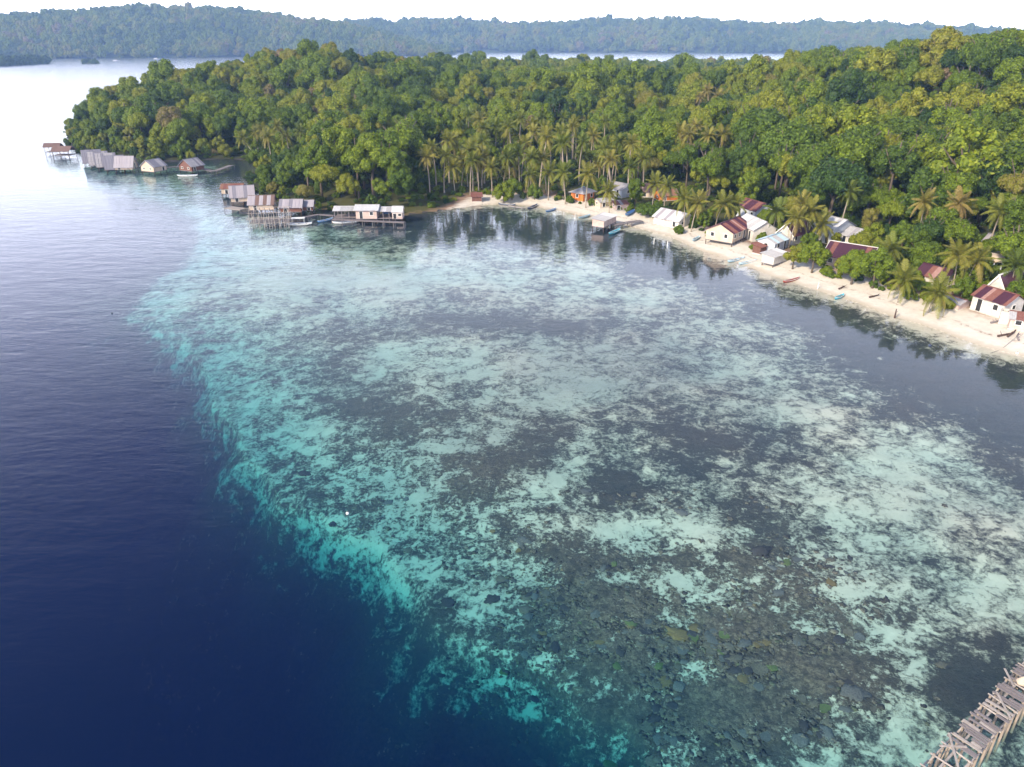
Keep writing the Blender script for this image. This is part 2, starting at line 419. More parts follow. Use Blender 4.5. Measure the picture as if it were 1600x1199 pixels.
def water_mat():
    m, nt, out = mat_new('sea_water')
    P = nd(nt, 'NewGeometry').outputs['Position']
    mp = nd(nt, 'Mapping')
    mp.inputs['Rotation'].default_value = (0, 0, math.radians(14))
    mp.inputs['Scale'].default_value = (0.55, 1.25, 1)
    lk(nt, P, mp.inputs['Vector'])
    V = mp.outputs[0]
    w1 = noise(nt, V, 0.28, 3, 0.5, 0.3)
    w2 = noise(nt, V, 1.1, 4, 0.55, 0.4)
    calm = ramp(nt, noise(nt, P, 0.018, 3, 0.5), [(0.35, (0.2, 0.2, 0.2)), (0.65, (0.75, 0.75, 0.75))])
    sx = nd(nt, 'SeparateXYZ')
    lk(nt, P, sx.inputs[0])
    mr = nd(nt, 'MapRange', i_From_Min=230.0, i_From_Max=480.0)
    lk(nt, mth(nt, 'SUBTRACT', sx.outputs[1], mth(nt, 'MULTIPLY', sx.outputs[0], 0.5)), mr.inputs[0])
    openw = mr.outputs[0]
    mr2 = nd(nt, 'MapRange', i_From_Min=8.0, i_From_Max=55.0)
    lk(nt, mth(nt, 'SUBTRACT', mth(nt, 'MULTIPLY', mth(nt, 'MAXIMUM', mth(nt, 'SUBTRACT', sx.outputs[1], 230.0), 0.0), 0.5), sx.outputs[0]), mr2.inputs[0])
    calm = mth(nt, 'MULTIPLY_ADD', mr2.outputs[0], 0.8, calm)
    hgt = mth(nt, 'MULTIPLY', mth(nt, 'MULTIPLY_ADD', w1, 0.7, mth(nt, 'MULTIPLY', w2, 0.30)), calm)
    bp = nd(nt, 'Bump', i_Strength=1.0, i_Distance=0.10)
    lk(nt, hgt, bp.inputs['Height'])
    lw = nd(nt, 'LayerWeight')
    lw.inputs['Blend'].default_value = 0.5
    lk(nt, bp.outputs[0], lw.inputs['Normal'])
    F = mth(nt, 'MULTIPLY_ADD', mth(nt, 'POWER', lw.outputs['Facing'], 5.0), 0.98, 0.02, clamp=True)
    g = nd(nt, 'BsdfGlossy', i_Roughness=0.03)
    lk(nt, mth(nt, 'MULTIPLY_ADD', openw, 0.17, 0.015), g.inputs['Roughness'])
    lk(nt, bp.outputs[0], g.inputs['Normal'])
    t = nd(nt, 'BsdfTransparent')
    mx = nd(nt, 'MixShader')
    lk(nt, F, mx.inputs[0])
    lk(nt, t.outputs[0], mx.inputs[1])
    lk(nt, g.outputs[0], mx.inputs[2])
    lk(nt, mx.outputs[0], out.inputs['Surface'])
    va = nd(nt, 'VolumeAbsorption', i_Density=1.0)
    va.inputs['Color'].default_value = (1 - 0.22, 1 - 0.075, 1 - 0.055, 1)
    vsn = nd(nt, 'VolumeScatter', i_Density=0.019)
    vsn.inputs['Color'].default_value = (0.0, 0.12, 0.62, 1)
    ad = nd(nt, 'AddShader')
    lk(nt, va.outputs[0], ad.inputs[0])
    lk(nt, vsn.outputs[0], ad.inputs[1])
    lk(nt, ad.outputs[0], out.inputs['Volume'])
    return m
M['water'] = water_mat()
def hill_mat():
    m, nt, out = mat_new('hill_ground')
    P = nd(nt, 'NewGeometry').outputs['Position']
    b = nd(nt, 'BsdfPrincipled', i_Roughness=0.95)
    c = mixc(nt, noise(nt, P, 0.02, 6, 0.7), (0.03, 0.055, 0.02), (0.06, 0.07, 0.03))
    lk(nt, c, b.inputs['Base Color'])
    lk(nt, b.outputs[0], out.inputs['Surface'])
    return m
M['hill'] = hill_mat()
def coral_mat(name, c1, c2):
    m, nt, out = mat_new(name)
    tc = nd(nt, 'TexCoord')
    b = nd(nt, 'BsdfPrincipled', i_Roughness=0.9)
    b.inputs['Specular IOR Level'].default_value = 0.1
    n1 = noise(nt, tc.outputs['Object'], 5.0, 5, 0.7)
    oi = nd(nt, 'ObjectInfo')
    c = mixc(nt, ramp(nt, n1, [(0.35, (0, 0, 0)), (0.65, (1, 1, 1))]), c1, c2)
    c = mixc(nt, mth(nt, 'MULTIPLY', oi.outputs['Random'], 0.5), c, c2)
    lk(nt, c, b.inputs['Base Color'])
    lk(nt, b.outputs[0], out.inputs['Surface'])
    return m
M['c_brown'] = coral_mat('brown_coral', (0.26, 0.20, 0.15), (0.10, 0.08, 0.07))
M['c_grey'] = coral_mat('grey_coral', (0.24, 0.21, 0.19), (0.09, 0.08, 0.085))
M['c_ochre'] = coral_mat('ochre_coral', (0.30, 0.19, 0.08), (0.15, 0.10, 0.06))
M['c_green'] = coral_mat('green_coral', (0.20, 0.21, 0.08), (0.10, 0.11, 0.05))
M['c_dark'] = coral_mat('dark_coral', (0.10, 0.085, 0.085), (0.05, 0.04, 0.045))

def rubble_mat():
    m, nt, out = mat_new('mixed_coral')
    b = nd(nt, 'BsdfPrincipled', i_Roughness=0.9)
    b.inputs['Specular IOR Level'].default_value = 0.1
    t = nd(nt, 'Attribute', attribute_name='piece', attribute_type='GEOMETRY').outputs['Fac']
    P = nd(nt, 'NewGeometry').outputs['Position']
    c = ramp(nt, t, [(0, (0.05, 0.042, 0.045)), (.3, (0.15, 0.11, 0.085)), (.55, (0.22, 0.165, 0.13)), (.8, (0.30, 0.225, 0.175)), (.93, (0.16, 0.15, 0.09)), (1, (0.28, 0.19, 0.11))])
    c = mixc(nt, ramp(nt, noise(nt, P, 6.0, 5, .7), [(.4, (0, 0, 0)), (.65, (1, 1, 1))]), c, (0.06, 0.05, 0.05))
    lk(nt, c, b.inputs['Base Color'])
    lk(nt, b.outputs[0], out.inputs['Surface'])
    return m
M['rubble'] = rubble_mat()

# ------------------------------------------------------------------ mesh helpers
class MB:
    def __init__(s):
        s.v, s.f = [], []
    def add(s, vs, fs):
        n = len(s.v)
        s.v += [tuple(map(float, p)) for p in vs]
        s.f += [tuple(i + n for i in f) for f in fs]
        return s
    def box(s, c, size, rz=0.0):
        x, y, z = size[0] / 2, size[1] / 2, size[2] / 2
        cr, sr = math.cos(rz), math.sin(rz)
        pts = [(c[0] + a * x * cr - b * y * sr, c[1] + a * x * sr + b * y * cr, c[2] + d * z) for d in (-1, 1) for a, b in ((-1, -1), (1, -1), (1, 1), (-1, 1))]
        return s.add(pts, [(3, 2, 1, 0), (4, 5, 6, 7), (0, 1, 5, 4), (1, 2, 6, 5), (2, 3, 7, 6), (3, 0, 4, 7)])
    def bar(s, a, b, r, n=6, r2=None):
        a, b = Vector(a), Vector(b)
        ax = (b - a).normalized()
        u = ax.orthogonal().normalized()
        w = ax.cross(u)
        r2 = r if r2 is None else r2
        pts = []
        for p, q in ((a, r), (b, r2)):
            for k in range(n):
                t = 2 * math.pi * (k + 0.5) / n
                pts.append(p + (u * math.cos(t) + w * math.sin(t)) * q)
        fs = [(k, (k + 1) % n, n + (k + 1) % n, n + k) for k in range(n)] + [tuple(range(n - 1, -1, -1)), tuple(range(n, 2 * n))]
        return s.add(pts, fs)
    def beam(s, a, b, w, h):                              # rectangular bar, h is the upright side
        a, b = Vector(a), Vector(b)
        ax = (b - a).normalized()
        side = ax.cross(Vector((0, 0, 1)))
        side = (side.normalized() if side.length > 1e-3 else Vector((1, 0, 0)))
        up = side.cross(ax)
        pts = [p + side * (i * w / 2) + up * (j * h / 2) for p in (a, b) for i, j in ((-1, -1), (1, -1), (1, 1), (-1, 1))]
        return s.add(pts, [(3, 2, 1, 0), (4, 5, 6, 7), (0, 1, 5, 4), (1, 2, 6, 5), (2, 3, 7, 6), (3, 0, 4, 7)])
    def tube(s, pts, rs, n=7):
        pts = [Vector(p) for p in pts]
        prev = None
        vs = []
        for i, p in enumerate(pts):
            ax = (pts[min(i + 1, len(pts) - 1)] - pts[max(i - 1, 0)]).normalized()
            u = ax.orthogonal().normalized() if prev is None else (prev - ax * prev.dot(ax)).normalized()
            prev = u
            w = ax.cross(u)
            for k in range(n):
                t = 2 * math.pi * k / n
                vs.append(p + (u * math.cos(t) + w * math.sin(t)) * rs[i])
        fs = []
        for i in range(len(pts) - 1):
            for k in range(n):
                fs.append((i * n + k, i * n + (k + 1) % n, (i + 1) * n + (k + 1) % n, (i + 1) * n + k))
        fs += [tuple(range(n - 1, -1, -1)), tuple(range((len(pts) - 1) * n, len(pts) * n))]
        return s.add(vs, fs)
    def mesh(s, name, mat, smooth=False):
        me = bpy.data.meshes.new(name)
        me.from_pydata(s.v, [], s.f)
        if mat is not None:
            me.materials.append(M[mat] if isinstance(mat, str) else mat)
        if smooth:
            me.polygons.foreach_set('use_smooth', [True] * len(me.polygons))
        me.update()
        return me
    def obj(s, name, mat, parent=None, smooth=False):
        return link(name, s.mesh(name, mat, smooth), parent)
def link(name, data, parent=None, loc=None, rz=None, scale=None):
    o = bpy.data.objects.new(name, data)
    COL.objects.link(o)
    if parent is not None:
        o.parent = parent
    if loc is not None:
        o.location = [float(q) for q in loc]
    if rz is not None:
        o.rotation_euler = (0, 0, float(rz)) if not hasattr(rz, '__len__') else rz
    if scale is not None:
        o.scale = (scale,) * 3 if not hasattr(scale, '__len__') else scale
    return o
def tag(o, label=None, cat=None, group=None, kind=None):
    if label: o['label'] = label
    if cat: o['category'] = cat
    if group: o['group'] = group
    if kind: o['kind'] = kind
    return o
def thing(name, label, cat, loc=(0, 0, 0), rz=0.0, group=None, scale=None):
    return tag(link(name, None, None, loc, rz, scale), label, cat, group)
def np_mesh(name, V, F, mat=None, attrs=None, smooth=False):
    me = bpy.data.meshes.new(name)
    V = np.asarray(V, np.float32)
    F = np.asarray(F, np.int32)
    k = F.shape[1]
    me.vertices.add(len(V))
    me.vertices.foreach_set('co', V.ravel())
    me.loops.add(F.size)
    me.loops.foreach_set('vertex_index', F.ravel())
    me.polygons.add(len(F))
    me.polygons.foreach_set('loop_start', np.arange(0, F.size, k, dtype=np.int32))
    for nm, (dom, arr) in (attrs or {}).items():
        a = me.attributes.new(nm, 'FLOAT', dom)
        a.data.foreach_set('value', np.asarray(arr, np.float32))
    if smooth:
        me.polygons.foreach_set('use_smooth', np.ones(len(F), bool))
    if mat:
        me.materials.append(M[mat])
    me.update(calc_edges=True)
    me.validate()
    return me

# ------------------------------------------------------------------ ground: seabed, beach, hillside
def axis(lo, hi, fine_lo, fine_hi, step, grow):
    a = list(np.arange(fine_lo, fine_hi, step))
    s, v = step, fine_hi
    while v < hi:
        a.append(v); s *= grow; v += s
    a.append(hi)
    s, v, b = step * grow, fine_lo - step, []
    while v > lo:
        b.append(v); s *= grow; v -= s
    b.append(lo)
    return np.array(b[::-1] + a)
gx = axis(-4200, 4200, -45, 75, 0.45, 1.030)
gy = axis(-400, 4600, 22, 105, 0.45, 1.022)
GX, GY = np.meshgrid(gx, gy)
GZ, GD, GE = ground_parts(GX, GY)
cover_blobs = [  # px, py, rx, ry, amount: where coral, rubble or seagrass covers the sand
    (970, 770, 78, 42, .55), (1090, 690, 110, 45, .44), (1180, 800, 70, 45, .34), (1200, 870, 110, 30, .2), (960, 660, 60, 30, .2), (1060, 860, 60, 35, .18), (1090, 1000, 240, 75, .31), (1260, 1090, 140, 110, .32),
    (900, 935, 120, 55, .36), (1010, 1130, 180, 80, .34), (820, 855, 90, 35, .26), (1510, 1070, 75, 50, .60), (1560, 1000, 60, 25, .18), (800, 508, 175, 20, .42),
    (1015, 580, 75, 45, .18), (770, 735, 95, 28, .34), (850, 690, 35, 40, .28), (710, 650, 85, 26, .28), (520, 565, 50, 50, .24), (600, 640, 70, 28, .22),
    (560, 640, 40, 25, .15), (1440, 620, 140, 70, .34), (1580, 690, 80, 60, .45), (1320, 560, 90, 30, .18), (840, 372, 260, 22, .40), (1330, 490, 220, 25, .22),  # near-shore patches put dark tree reflections into the seagrass cover too
    (1090, 425, 90, 16, .38), (700, 470, 60, 20, .10), (1240, 720, 50, 25, .15), (700, 980, 90, 50, .15),
    (850, 752, 62, 24, -.45), (940, 826, 70, 26, -.32), (1110, 830, 85, 24, -.26), (1040, 910, 60, 16, -.30), (1375, 995, 55, 26, -.55), (1440, 1050, 34, 40, -.50), (1410,1120,25,50,-.3),
    (1320, 765, 150, 70, -.12), (1250, 640, 70, 24, -.25), (1420, 705, 110, 34, -.30), (900, 590, 190, 55, -.20), (640, 560, 110, 38, -.16), (640, 915, 50, 45, -.25),
    (560, 870, 60, 40, -.12), (1090, 470, 120, 45, -.14), (540, 430, 230, 42, -.30), (1450, 850, 150, 80, -.10), (1540, 935, 80, 35, -.18), (880, 640, 90, 40, -.12), (820, 1110, 26, 14, -.5),
    (1090, 1048, 38, 20, -.40), (1270, 985, 40, 16, -.30), (960, 905, 50, 12, -.32), (1335, 930, 40, 14, -.28), (1300, 1180, 22, 30, -.25), (1040, 965, 26, 10, -.35), (1180, 955, 36, 10, -.28)]
def cover_at(X, Y, Z):
    px, py, _ = project(X, Y, Z)
    c = np.full(X.shape, 0.47)
    for a, b, rx, ry, k in cover_blobs:
        c += k * np.exp(-((px - a) / rx) ** 2 - ((py - b) / ry) ** 2)
    typ = np.exp(-(((px - 1090) / 340) ** 2 + ((py - 1020) / 190) ** 2) ** 2) + 0.7 * np.exp(-((px - 650) / 220) ** 2 - ((py - 760) / 160) ** 2)
    return c, np.clip(typ, 0, 1)
cov, typ = cover_at(GX, GY, GZ)
_px, _py, _ = project(GX, GY, GZ)
SILT = sum(k * np.exp(-((_px - a) / rx) ** 2 - ((_py - b) / ry) ** 2) for a, b, rx, ry, k in [(900, 585, 190, 60, .9), (1040, 560, 120, 60, .6), (780, 500, 220, 40, .6), (760, 690, 160, 60, .7), (560, 600, 90, 70, .5), (1180, 640, 120, 50, .4), (1500, 800, 140, 60, .35), (900, 930, 150, 60, .4), (1150, 420, 160, 50, .5), (480, 430, 190, 45, .7), (660, 780, 110, 50, .4)])
SILT = np.clip(SILT, 0, 1)
muddy = np.exp(-(GD / 9) ** 2) * sstep(-4, -30, GX) * sstep(700, 400, GY)
cov = cov + 0.42 * np.exp(-((GD + 13 + 4 * fbm(GX / 20, GY / 20, 2, 19)) / 7.5) ** 2) * sstep(-45, -20, GX) * sstep(300, 240, GY)   # seagrass belt off the beach, also darkened to stand in for forest reflections
cov = cov + 0.55 * sstep(-0.5, -5, GE)          # the drop-off itself is coral grown
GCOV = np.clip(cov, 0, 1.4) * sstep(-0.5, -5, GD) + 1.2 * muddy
near = (np.abs(GX) < 120) & (GY < 160)
GZ = GZ + np.where((GD < -6) & near, 0.30 * np.clip(cov - 0.35, 0, 0.8) * (fbm(GX / 1.1, GY / 1.1, 3, 75) + 0.15), 0)
ny_, nx_ = GX.shape
idx = np.arange(ny_ * nx_).reshape(ny_, nx_)
quads = np.stack([idx[:-1, :-1], idx[:-1, 1:], idx[1:, 1:], idx[1:, :-1]], -1).reshape(-1, 4)
V = np.stack([GX, GY, GZ], -1).reshape(-1, 3)
fd = GD.ravel()[quads].mean(1)
fx = GX.ravel()[quads].mean(1)
fy = GY.ravel()[quads].mean(1)
sandy = (fx > -60) & (fy < 300)
land = fd > 0.0
is_beach = land & sandy & (fd < 34)
def sub(name, mask, mat, label, cat, extra):
    F = quads[mask]
    used = np.unique(F)
    remap = np.zeros(ny_ * nx_, np.int64)
    remap[used] = np.arange(len(used))
    at = {k: ('POINT', v.ravel()[used]) for k, v in extra.items()}
    return tag(link(name, np_mesh(name, V[used], remap[F], mat, at, True)), label, cat, kind='structure')
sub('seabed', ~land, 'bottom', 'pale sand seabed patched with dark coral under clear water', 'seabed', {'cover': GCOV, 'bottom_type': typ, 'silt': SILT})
sub('beach', is_beach, 'beach', 'white sand beach running along the village', 'beach', {'inland': GD + 16 * sstep(-6, -24, GX)})
sub('hillside', land & ~is_beach, 'floor', 'wooded hillside of the island', 'hillside', {})

wb = MB()
wb.box((0, 2100, -24), (8300, 4900, 48))
tag(wb.obj('water', 'water'), 'clear turquoise and deep blue sea', 'sea', kind='structure')

# ------------------------------------------------------------------ hills across the bay
def far_hill(name, label, sky_pts, base_r, crest_r, back_r, seed):
    xs = np.array([p[0] for p in sky_pts], float)
    ys = np.array([p[1] for p in sky_pts], float)
    U = np.linspace(xs[0], xs[-1], 260)
    Y = np.interp(U, xs, ys) + 0
    T = np.linspace(0, 1, 46)
    V, hz = [], []
    for u, yy in zip(U, Y):
        top = at_range(u, yy, crest_r)
        hc = max(top[2] - 11, 2)
        dirx, diry = top[0] / crest_r, top[1] / crest_r
        end = min(sstep(xs[0], xs[0] + 60, u), sstep(xs[-1], xs[-1] - 60, u))
        for t in T:
            r = base_r + (back_r - base_r) * t + 60 * fbm(np.array([u / 130.0]), np.array([seed * 3.1]), 3, seed)[0] * (1 - t)
            tc = (crest_r - base_r) / (back_r - base_r)
            prof = math.sin(min(t / tc, 1) * math.pi / 2) ** 0.9 if t <= tc else math.cos((t - tc) / (1 - tc) * math.pi / 2)
            V.append((dirx * r, diry * r, -1.5 + hc * prof * (0.15 + 0.85 * end)))
    V = np.array(V)
    nz = fbm(V[:, 0] / 170, V[:, 1] / 170, 4, seed)
    prof = V[:, 2] / max(V[:, 2].max(), 1)
    V[:, 2] += nz * 16 * np.clip(prof * 2, 0, 1) * np.clip(1.4 - prof, 0.15, 1)
    n, k = len(U), len(T)
    I = np.arange(n * k).reshape(n, k)
    F = np.stack([I[:-1, :-1], I[1:, :-1], I[1:, 1:], I[:-1, 1:]], -1).reshape(-1, 4)
    o = tag(link(name, np_mesh(name, V, F, 'hill', None, True)), label, 'hill', kind='structure')
    return V.reshape(n, k, 3)
HILL_A = far_hill('hill', 'long forested hill across the bay', [(-420, 60), (-250, 45), (-120, 36), (0, 30), (50, 29), (100, 26), (190, 14), (240, 12), (300, 13), (370, 17),
                  (420, 24), (480, 33), (540, 42), (600, 56), (660, 70), (720, 80)], 2150, 2480, 2900, 3)
HILL_B = far_hill('distant_hill', 'hazy blue forested ridge beyond the island', [(380, 60), (480, 44), (540, 41), (592, 34), (605, 38), (640, 37), (715, 35), (760, 40), (810, 42), (860, 42),
                  (950, 34), (1020, 35), (1090, 33), (1150, 39), (1210, 44), (1260, 40), (1310, 40), (1400, 45), (1470, 51), (1530, 50), (1575, 57), (1630, 64), (1700, 74), (1900, 82), (2100, 86)], 2750, 3150, 3600, 8)

# ------------------------------------------------------------------ trees: crown, trunk and palm meshes
def ico(sub_):
    t = (1 + 5 ** 0.5) / 2
    v = [(-1, t, 0), (1, t, 0), (-1, -t, 0), (1, -t, 0), (0, -1, t), (0, 1, t), (0, -1, -t), (0, 1, -t), (t, 0, -1), (t, 0, 1), (-t, 0, -1), (-t, 0, 1)]
    v = [np.array(p) / np.linalg.norm(p) for p in v]
    f = [(0, 11, 5), (0, 5, 1), (0, 1, 7), (0, 7, 10), (0, 10, 11), (1, 5, 9), (5, 11, 4), (11, 10, 2), (10, 7, 6), (7, 1, 8), (3, 9, 4), (3, 4, 2), (3, 2, 6), (3, 6, 8), (3, 8, 9), (4, 9, 5), (2, 4, 11), (6, 2, 10), (8, 6, 7), (9, 8, 1)]
    for _ in range(sub_):
        cache, nf = {}, []
        def mid(a, b):
            k = (min(a, b), max(a, b))
            if k not in cache:
                m = v[a] + v[b]
                v.append(m / np.linalg.norm(m)); cache[k] = len(v) - 1
            return cache[k]
        for a, b, c in f:
            ab, bc, ca = mid(a, b), mid(b, c), mid(c, a)
            nf += [(a, ab, ca), (b, bc, ab), (c, ca, bc), (ab, bc, ca)]
        f = nf
    return np.array(v), np.array(f)
ICO1 = ico(1)
def crown_mesh(name, seed, shape, nleaf=3000, leaf=0.085):
    """Unit crown (radius 1, centre 0): leaf sprays over a cluster of boughs."""
    g = np.random.default_rng(seed)
    nb, rz, lo, br = shape['boughs'], shape['rz'], shape['low'], shape['size']
    C, Rr = [], []
    for i in range(nb):
        a = 2.4 * i + g.uniform(-.5, .5)
        zc = lo + (1 - lo) * ((i + 0.5) / nb)
        rad = math.sqrt(max(0.0, 1 - zc * zc)) * g.uniform(.45, .92)
        C.append((rad * math.cos(a), rad * math.sin(a), zc * rz * g.uniform(.7, 1.0)))
        Rr.append(br * g.uniform(.65, 1.2))
    C.append((0, 0, 0.15 * rz)); Rr.append(br * 1.3)
    C, Rr = np.array(C), np.array(Rr)
    pr = Rr ** 2 / (Rr ** 2).sum()
    n = int(nleaf * 1.9)
    b = g.choice(len(C), n, p=pr)
    d = g.normal(size=(n, 3))
    d[:, 2] += 0.25
    d /= np.linalg.norm(d, axis=1)[:, None]
    lump = 1 + 0.16 * np.sin(d[:, 0] * 7 + b) * np.sin(d[:, 1] * 6 + 2 * b) * np.sin(d[:, 2] * 6 + b)
    p = C[b] + d * (Rr[b] * g.uniform(.80, 1.10, n) * lump)[:, None]
    inside = np.zeros(n, bool)
    for k in range(len(C)):
        inside |= (np.linalg.norm(p - C[k], axis=1) < Rr[k] * 0.76) & (b != k)
    p, d = p[~inside][:nleaf], d[~inside][:nleaf]
    n = len(p)
    nrm = d * 0.85 + g.normal(size=(n, 3)) * 0.40 + np.array([0, 0, 0.25])
    nrm /= np.linalg.norm(nrm, axis=1)[:, None]
    t = np.cross(nrm, g.normal(size=(n, 3)))
    t /= np.linalg.norm(t, axis=1)[:, None]
    w = np.cross(nrm, t)
    s = leaf * g.uniform(.55, 1.3, n)[:, None]
    V = np.stack([p - t * s, p + w * s * .62 - nrm * s * .2, p + t * s, p - w * s * .62 - nrm * s * .2], 1).reshape(-1, 3)
    F = np.arange(4 * n).reshape(n, 4)
    tint = g.uniform(0, 1, n)
    # dense inner boughs so that the crown is not see-through
    iv, jf = ICO1
    VV, TF, k0 = [V], [], len(V)
    for c, r in zip(C, Rr):
        VV.append(c + iv * (r * 0.74) * (1 + 0.12 * np.sin(iv * 5 + r * 40).sum(1))[:, None])
        TF.append(np.concatenate([jf, jf[:, 2:3]], 1) + k0)
        k0 += len(iv)
    V = np.concatenate(VV)
    me = bpy.data.meshes.new(name)
    tri = np.concatenate(TF)[:, :3]
    me.vertices.add(len(V)); me.vertices.foreach_set('co', V.astype(np.float32).ravel())
    loops = np.concatenate([F.ravel(), tri.ravel()]).astype(np.int32)
    me.loops.add(len(loops)); me.loops.foreach_set('vertex_index', loops)
    me.polygons.add(len(F) + len(tri))
    me.polygons.foreach_set('loop_start', np.concatenate([np.arange(len(F)) * 4, 4 * len(F) + np.arange(len(tri)) * 3]).astype(np.int32))
    a = me.attributes.new('leaf_tint', 'FLOAT', 'FACE')
    a.data.foreach_set('value', np.concatenate([tint, g.uniform(0.2, 0.5, len(tri))]).astype(np.float32))
    me.materials.append(M['leaf'])
    me.update(calc_edges=True)
    return me
SH = dict(round=dict(boughs=13, rz=.85, low=-.35, size=.40), wide=dict(boughs=17, rz=.45, low=-.1, size=.32), tall=dict(boughs=14, rz=1.45, low=-.7, size=.36),
          lumpy=dict(boughs=26, rz=.9, low=-.4, size=.25), open=dict(boughs=10, rz=.9, low=-.3, size=.27), tier=dict(boughs=22, rz=1.1, low=-.8, size=.24))
CROWNS = [crown_mesh('crown', 100 + i, SH[k], nl, lf) for i, (k, nl, lf) in enumerate(
    [('round', 5600, .058), ('lumpy', 6500, .054), ('wide', 5200, .058), ('tall', 5600, .062), ('tier', 5200, .060), ('lumpy', 7200, .048), ('open', 3600, .056), ('wide', 5600, .052)])]
DRY = crown_mesh('crown', 321, SH['open'], 700, .06)
def trunk_mesh(seed):
    g = random.Random(seed)
    m = MB()                                             # unit: crown radius 1, total height set by placement; built 1 tall per unit z
    pts = [(0, 0, -0.3), (g.uniform(-.03, .03), g.uniform(-.03, .03), 0.5), (g.uniform(-.06, .06), g.uniform(-.06, .06), 1.1), (g.uniform(-.1, .1), g.uniform(-.1, .1), 1.75)]
    m.tube(pts, [0.085, 0.062, 0.05, 0.022], 7)
    for k in range(5):
        a = k * 1.3 + g.uniform(-.4, .4)
        z = g.uniform(0.75, 1.15)
        l = g.uniform(.5, .8)
        m.tube([(0, 0, z), (l * .5 * math.cos(a), l * .5 * math.sin(a), z + .28), (l * math.cos(a), l * math.sin(a), z + .62)], [0.04, 0.028, 0.012], 5)
    return m.mesh('trunk', 'bark', True)
TRUNKS = [trunk_mesh(s) for s in (1, 2, 3)]
def frond_mesh(seed, droop, L=1.0):
    g = random.Random(seed)
    m = MB()
    n = 11
    pts = []
    for i in range(n + 1):
        t = i / n
        pts.append(Vector((L * (t - 0.18 * droop * t * t), 0, L * (0.42 * t * (1 - 0.3 * droop) - droop * 0.85 * t * t))))
    m.tube(pts, [0.014 * (1 - .8 * i / n) + .003 for i in range(n + 1)], 4)
    for i in range(1, n * 3 + 1):
        t = i / (3 * n + 0.5)
        k = t * n
        a = pts[int(k)].lerp(pts[min(int(k) + 1, n)], k - int(k))
        tang = (pts[min(int(k) + 1, n)] - pts[max(int(k) - 1, 0)]).normalized()
        ll = L * 0.33 * (math.sin(math.pi * min(1, t * .82 + .14)) ** .7) * g.uniform(.8, 1.1)
        for sgn in (-1, 1):
            dirv = (tang * 0.55 + Vector((0, sgn, 0)) * 0.85 + Vector((0, 0, -0.35 - .3 * droop + g.uniform(-.15, .15)))).normalized()
            wv = tang * (0.0125 * L)
            e = a + dirv * ll
            mid = a + dirv * ll * .5 + Vector((0, 0, .025))
            m.add([a - wv, a + wv, mid + wv * 1.1, e, mid - wv * 1.1], [(0, 1, 2, 4), (4, 2, 3)])
    me = m.mesh('frond', 'frond')
    at = me.attributes.new('leaf_tint', 'FLOAT', 'FACE')
    gg = np.random.default_rng(seed)
    at.data.foreach_set('value', gg.uniform(0.1, .9, len(me.polygons)).astype(np.float32))
    return me
FRONDS = [frond_mesh(1, .25), frond_mesh(2, .6), frond_mesh(3, .95), frond_mesh(4, 1.3)]
def palm_trunk(seed, lean):
    g = random.Random(seed)
    m = MB()
    pts, rs = [], []
    for i in range(9):
        t = i / 8
        pts.append((lean * t * t, 0.02 * math.sin(3 * t + seed), t - 0.03 * (i == 0)))
        rs.append(0.020 - 0.009 * t + (0.008 if i == 0 else 0))
    m.tube(pts, rs, 7)
    return m.mesh('trunk', 'palm_bark', True), pts[-1]
PTR = [palm_trunk(s, l) for s, l in ((1, .05), (2, .14), (3, .24), (4, .5))]
n_palm = 0
def palm(base, height, label, tint, lean_i=0, az=None, nf=23, flen=None, group='coconut palms of the village shore', name='coconut_palm'):
    global n_palm
    n_palm += 1
    g = random.Random(n_palm * 17)
    az = g.uniform(0, 6.28) if az is None else az
    t = thing(name, label, 'palm', base, az, group)
    me, tip = PTR[lean_i]
    link('trunk', me, t, scale=height)
    flen = (flen or g.uniform(2.9, 3.7))
    for k in range(nf):
        lvl = k / (nf - 1)                                 # 0 upright .. 1 hanging
        i = min(3, int(lvl * 3.6 + g.uniform(0, .5)))
        f = link('frond', FRONDS[i], t, (tip[0] * height, tip[1] * height, tip[2] * height))
        pit = math.radians(58 - 78 * lvl + g.uniform(-9, 9))
        f.rotation_euler = (g.uniform(-.25, .25), -pit, k * 2.4 + g.uniform(-.3, .3))
        f.scale = (flen * g.uniform(.85, 1.1),) * 3
        f['tint'] = float(np.clip(tint + (0.22 if lvl > .8 else 0) * g.random() + g.uniform(-.08, .08), 0, 1))
    return t

TREE_N = 0
def tree(base, rad, crown_z, label, tint, variant, group='broadleaf trees of the island forest', name='broadleaf_tree', cat='tree', trunk=True):
    """base on the ground; crown_z is the height of the crown's centre above it."""
    global TREE_N
    TREE_N += 1
    g = random.Random(TREE_N * 31)
    t = thing(name, label, cat, base, g.uniform(0, 6.28), group)
    me = DRY if variant == 'dry' else CROWNS[variant]
    c = link('crown', me, t, (0, 0, crown_z), scale=(rad, rad, rad * g.uniform(.9, 1.15)))
    c['tint'] = float(tint)
    if trunk:
        link('trunk', TRUNKS[TREE_N % 3], t, scale=(rad, rad, max(crown_z, .5) / 1.15))
    return t

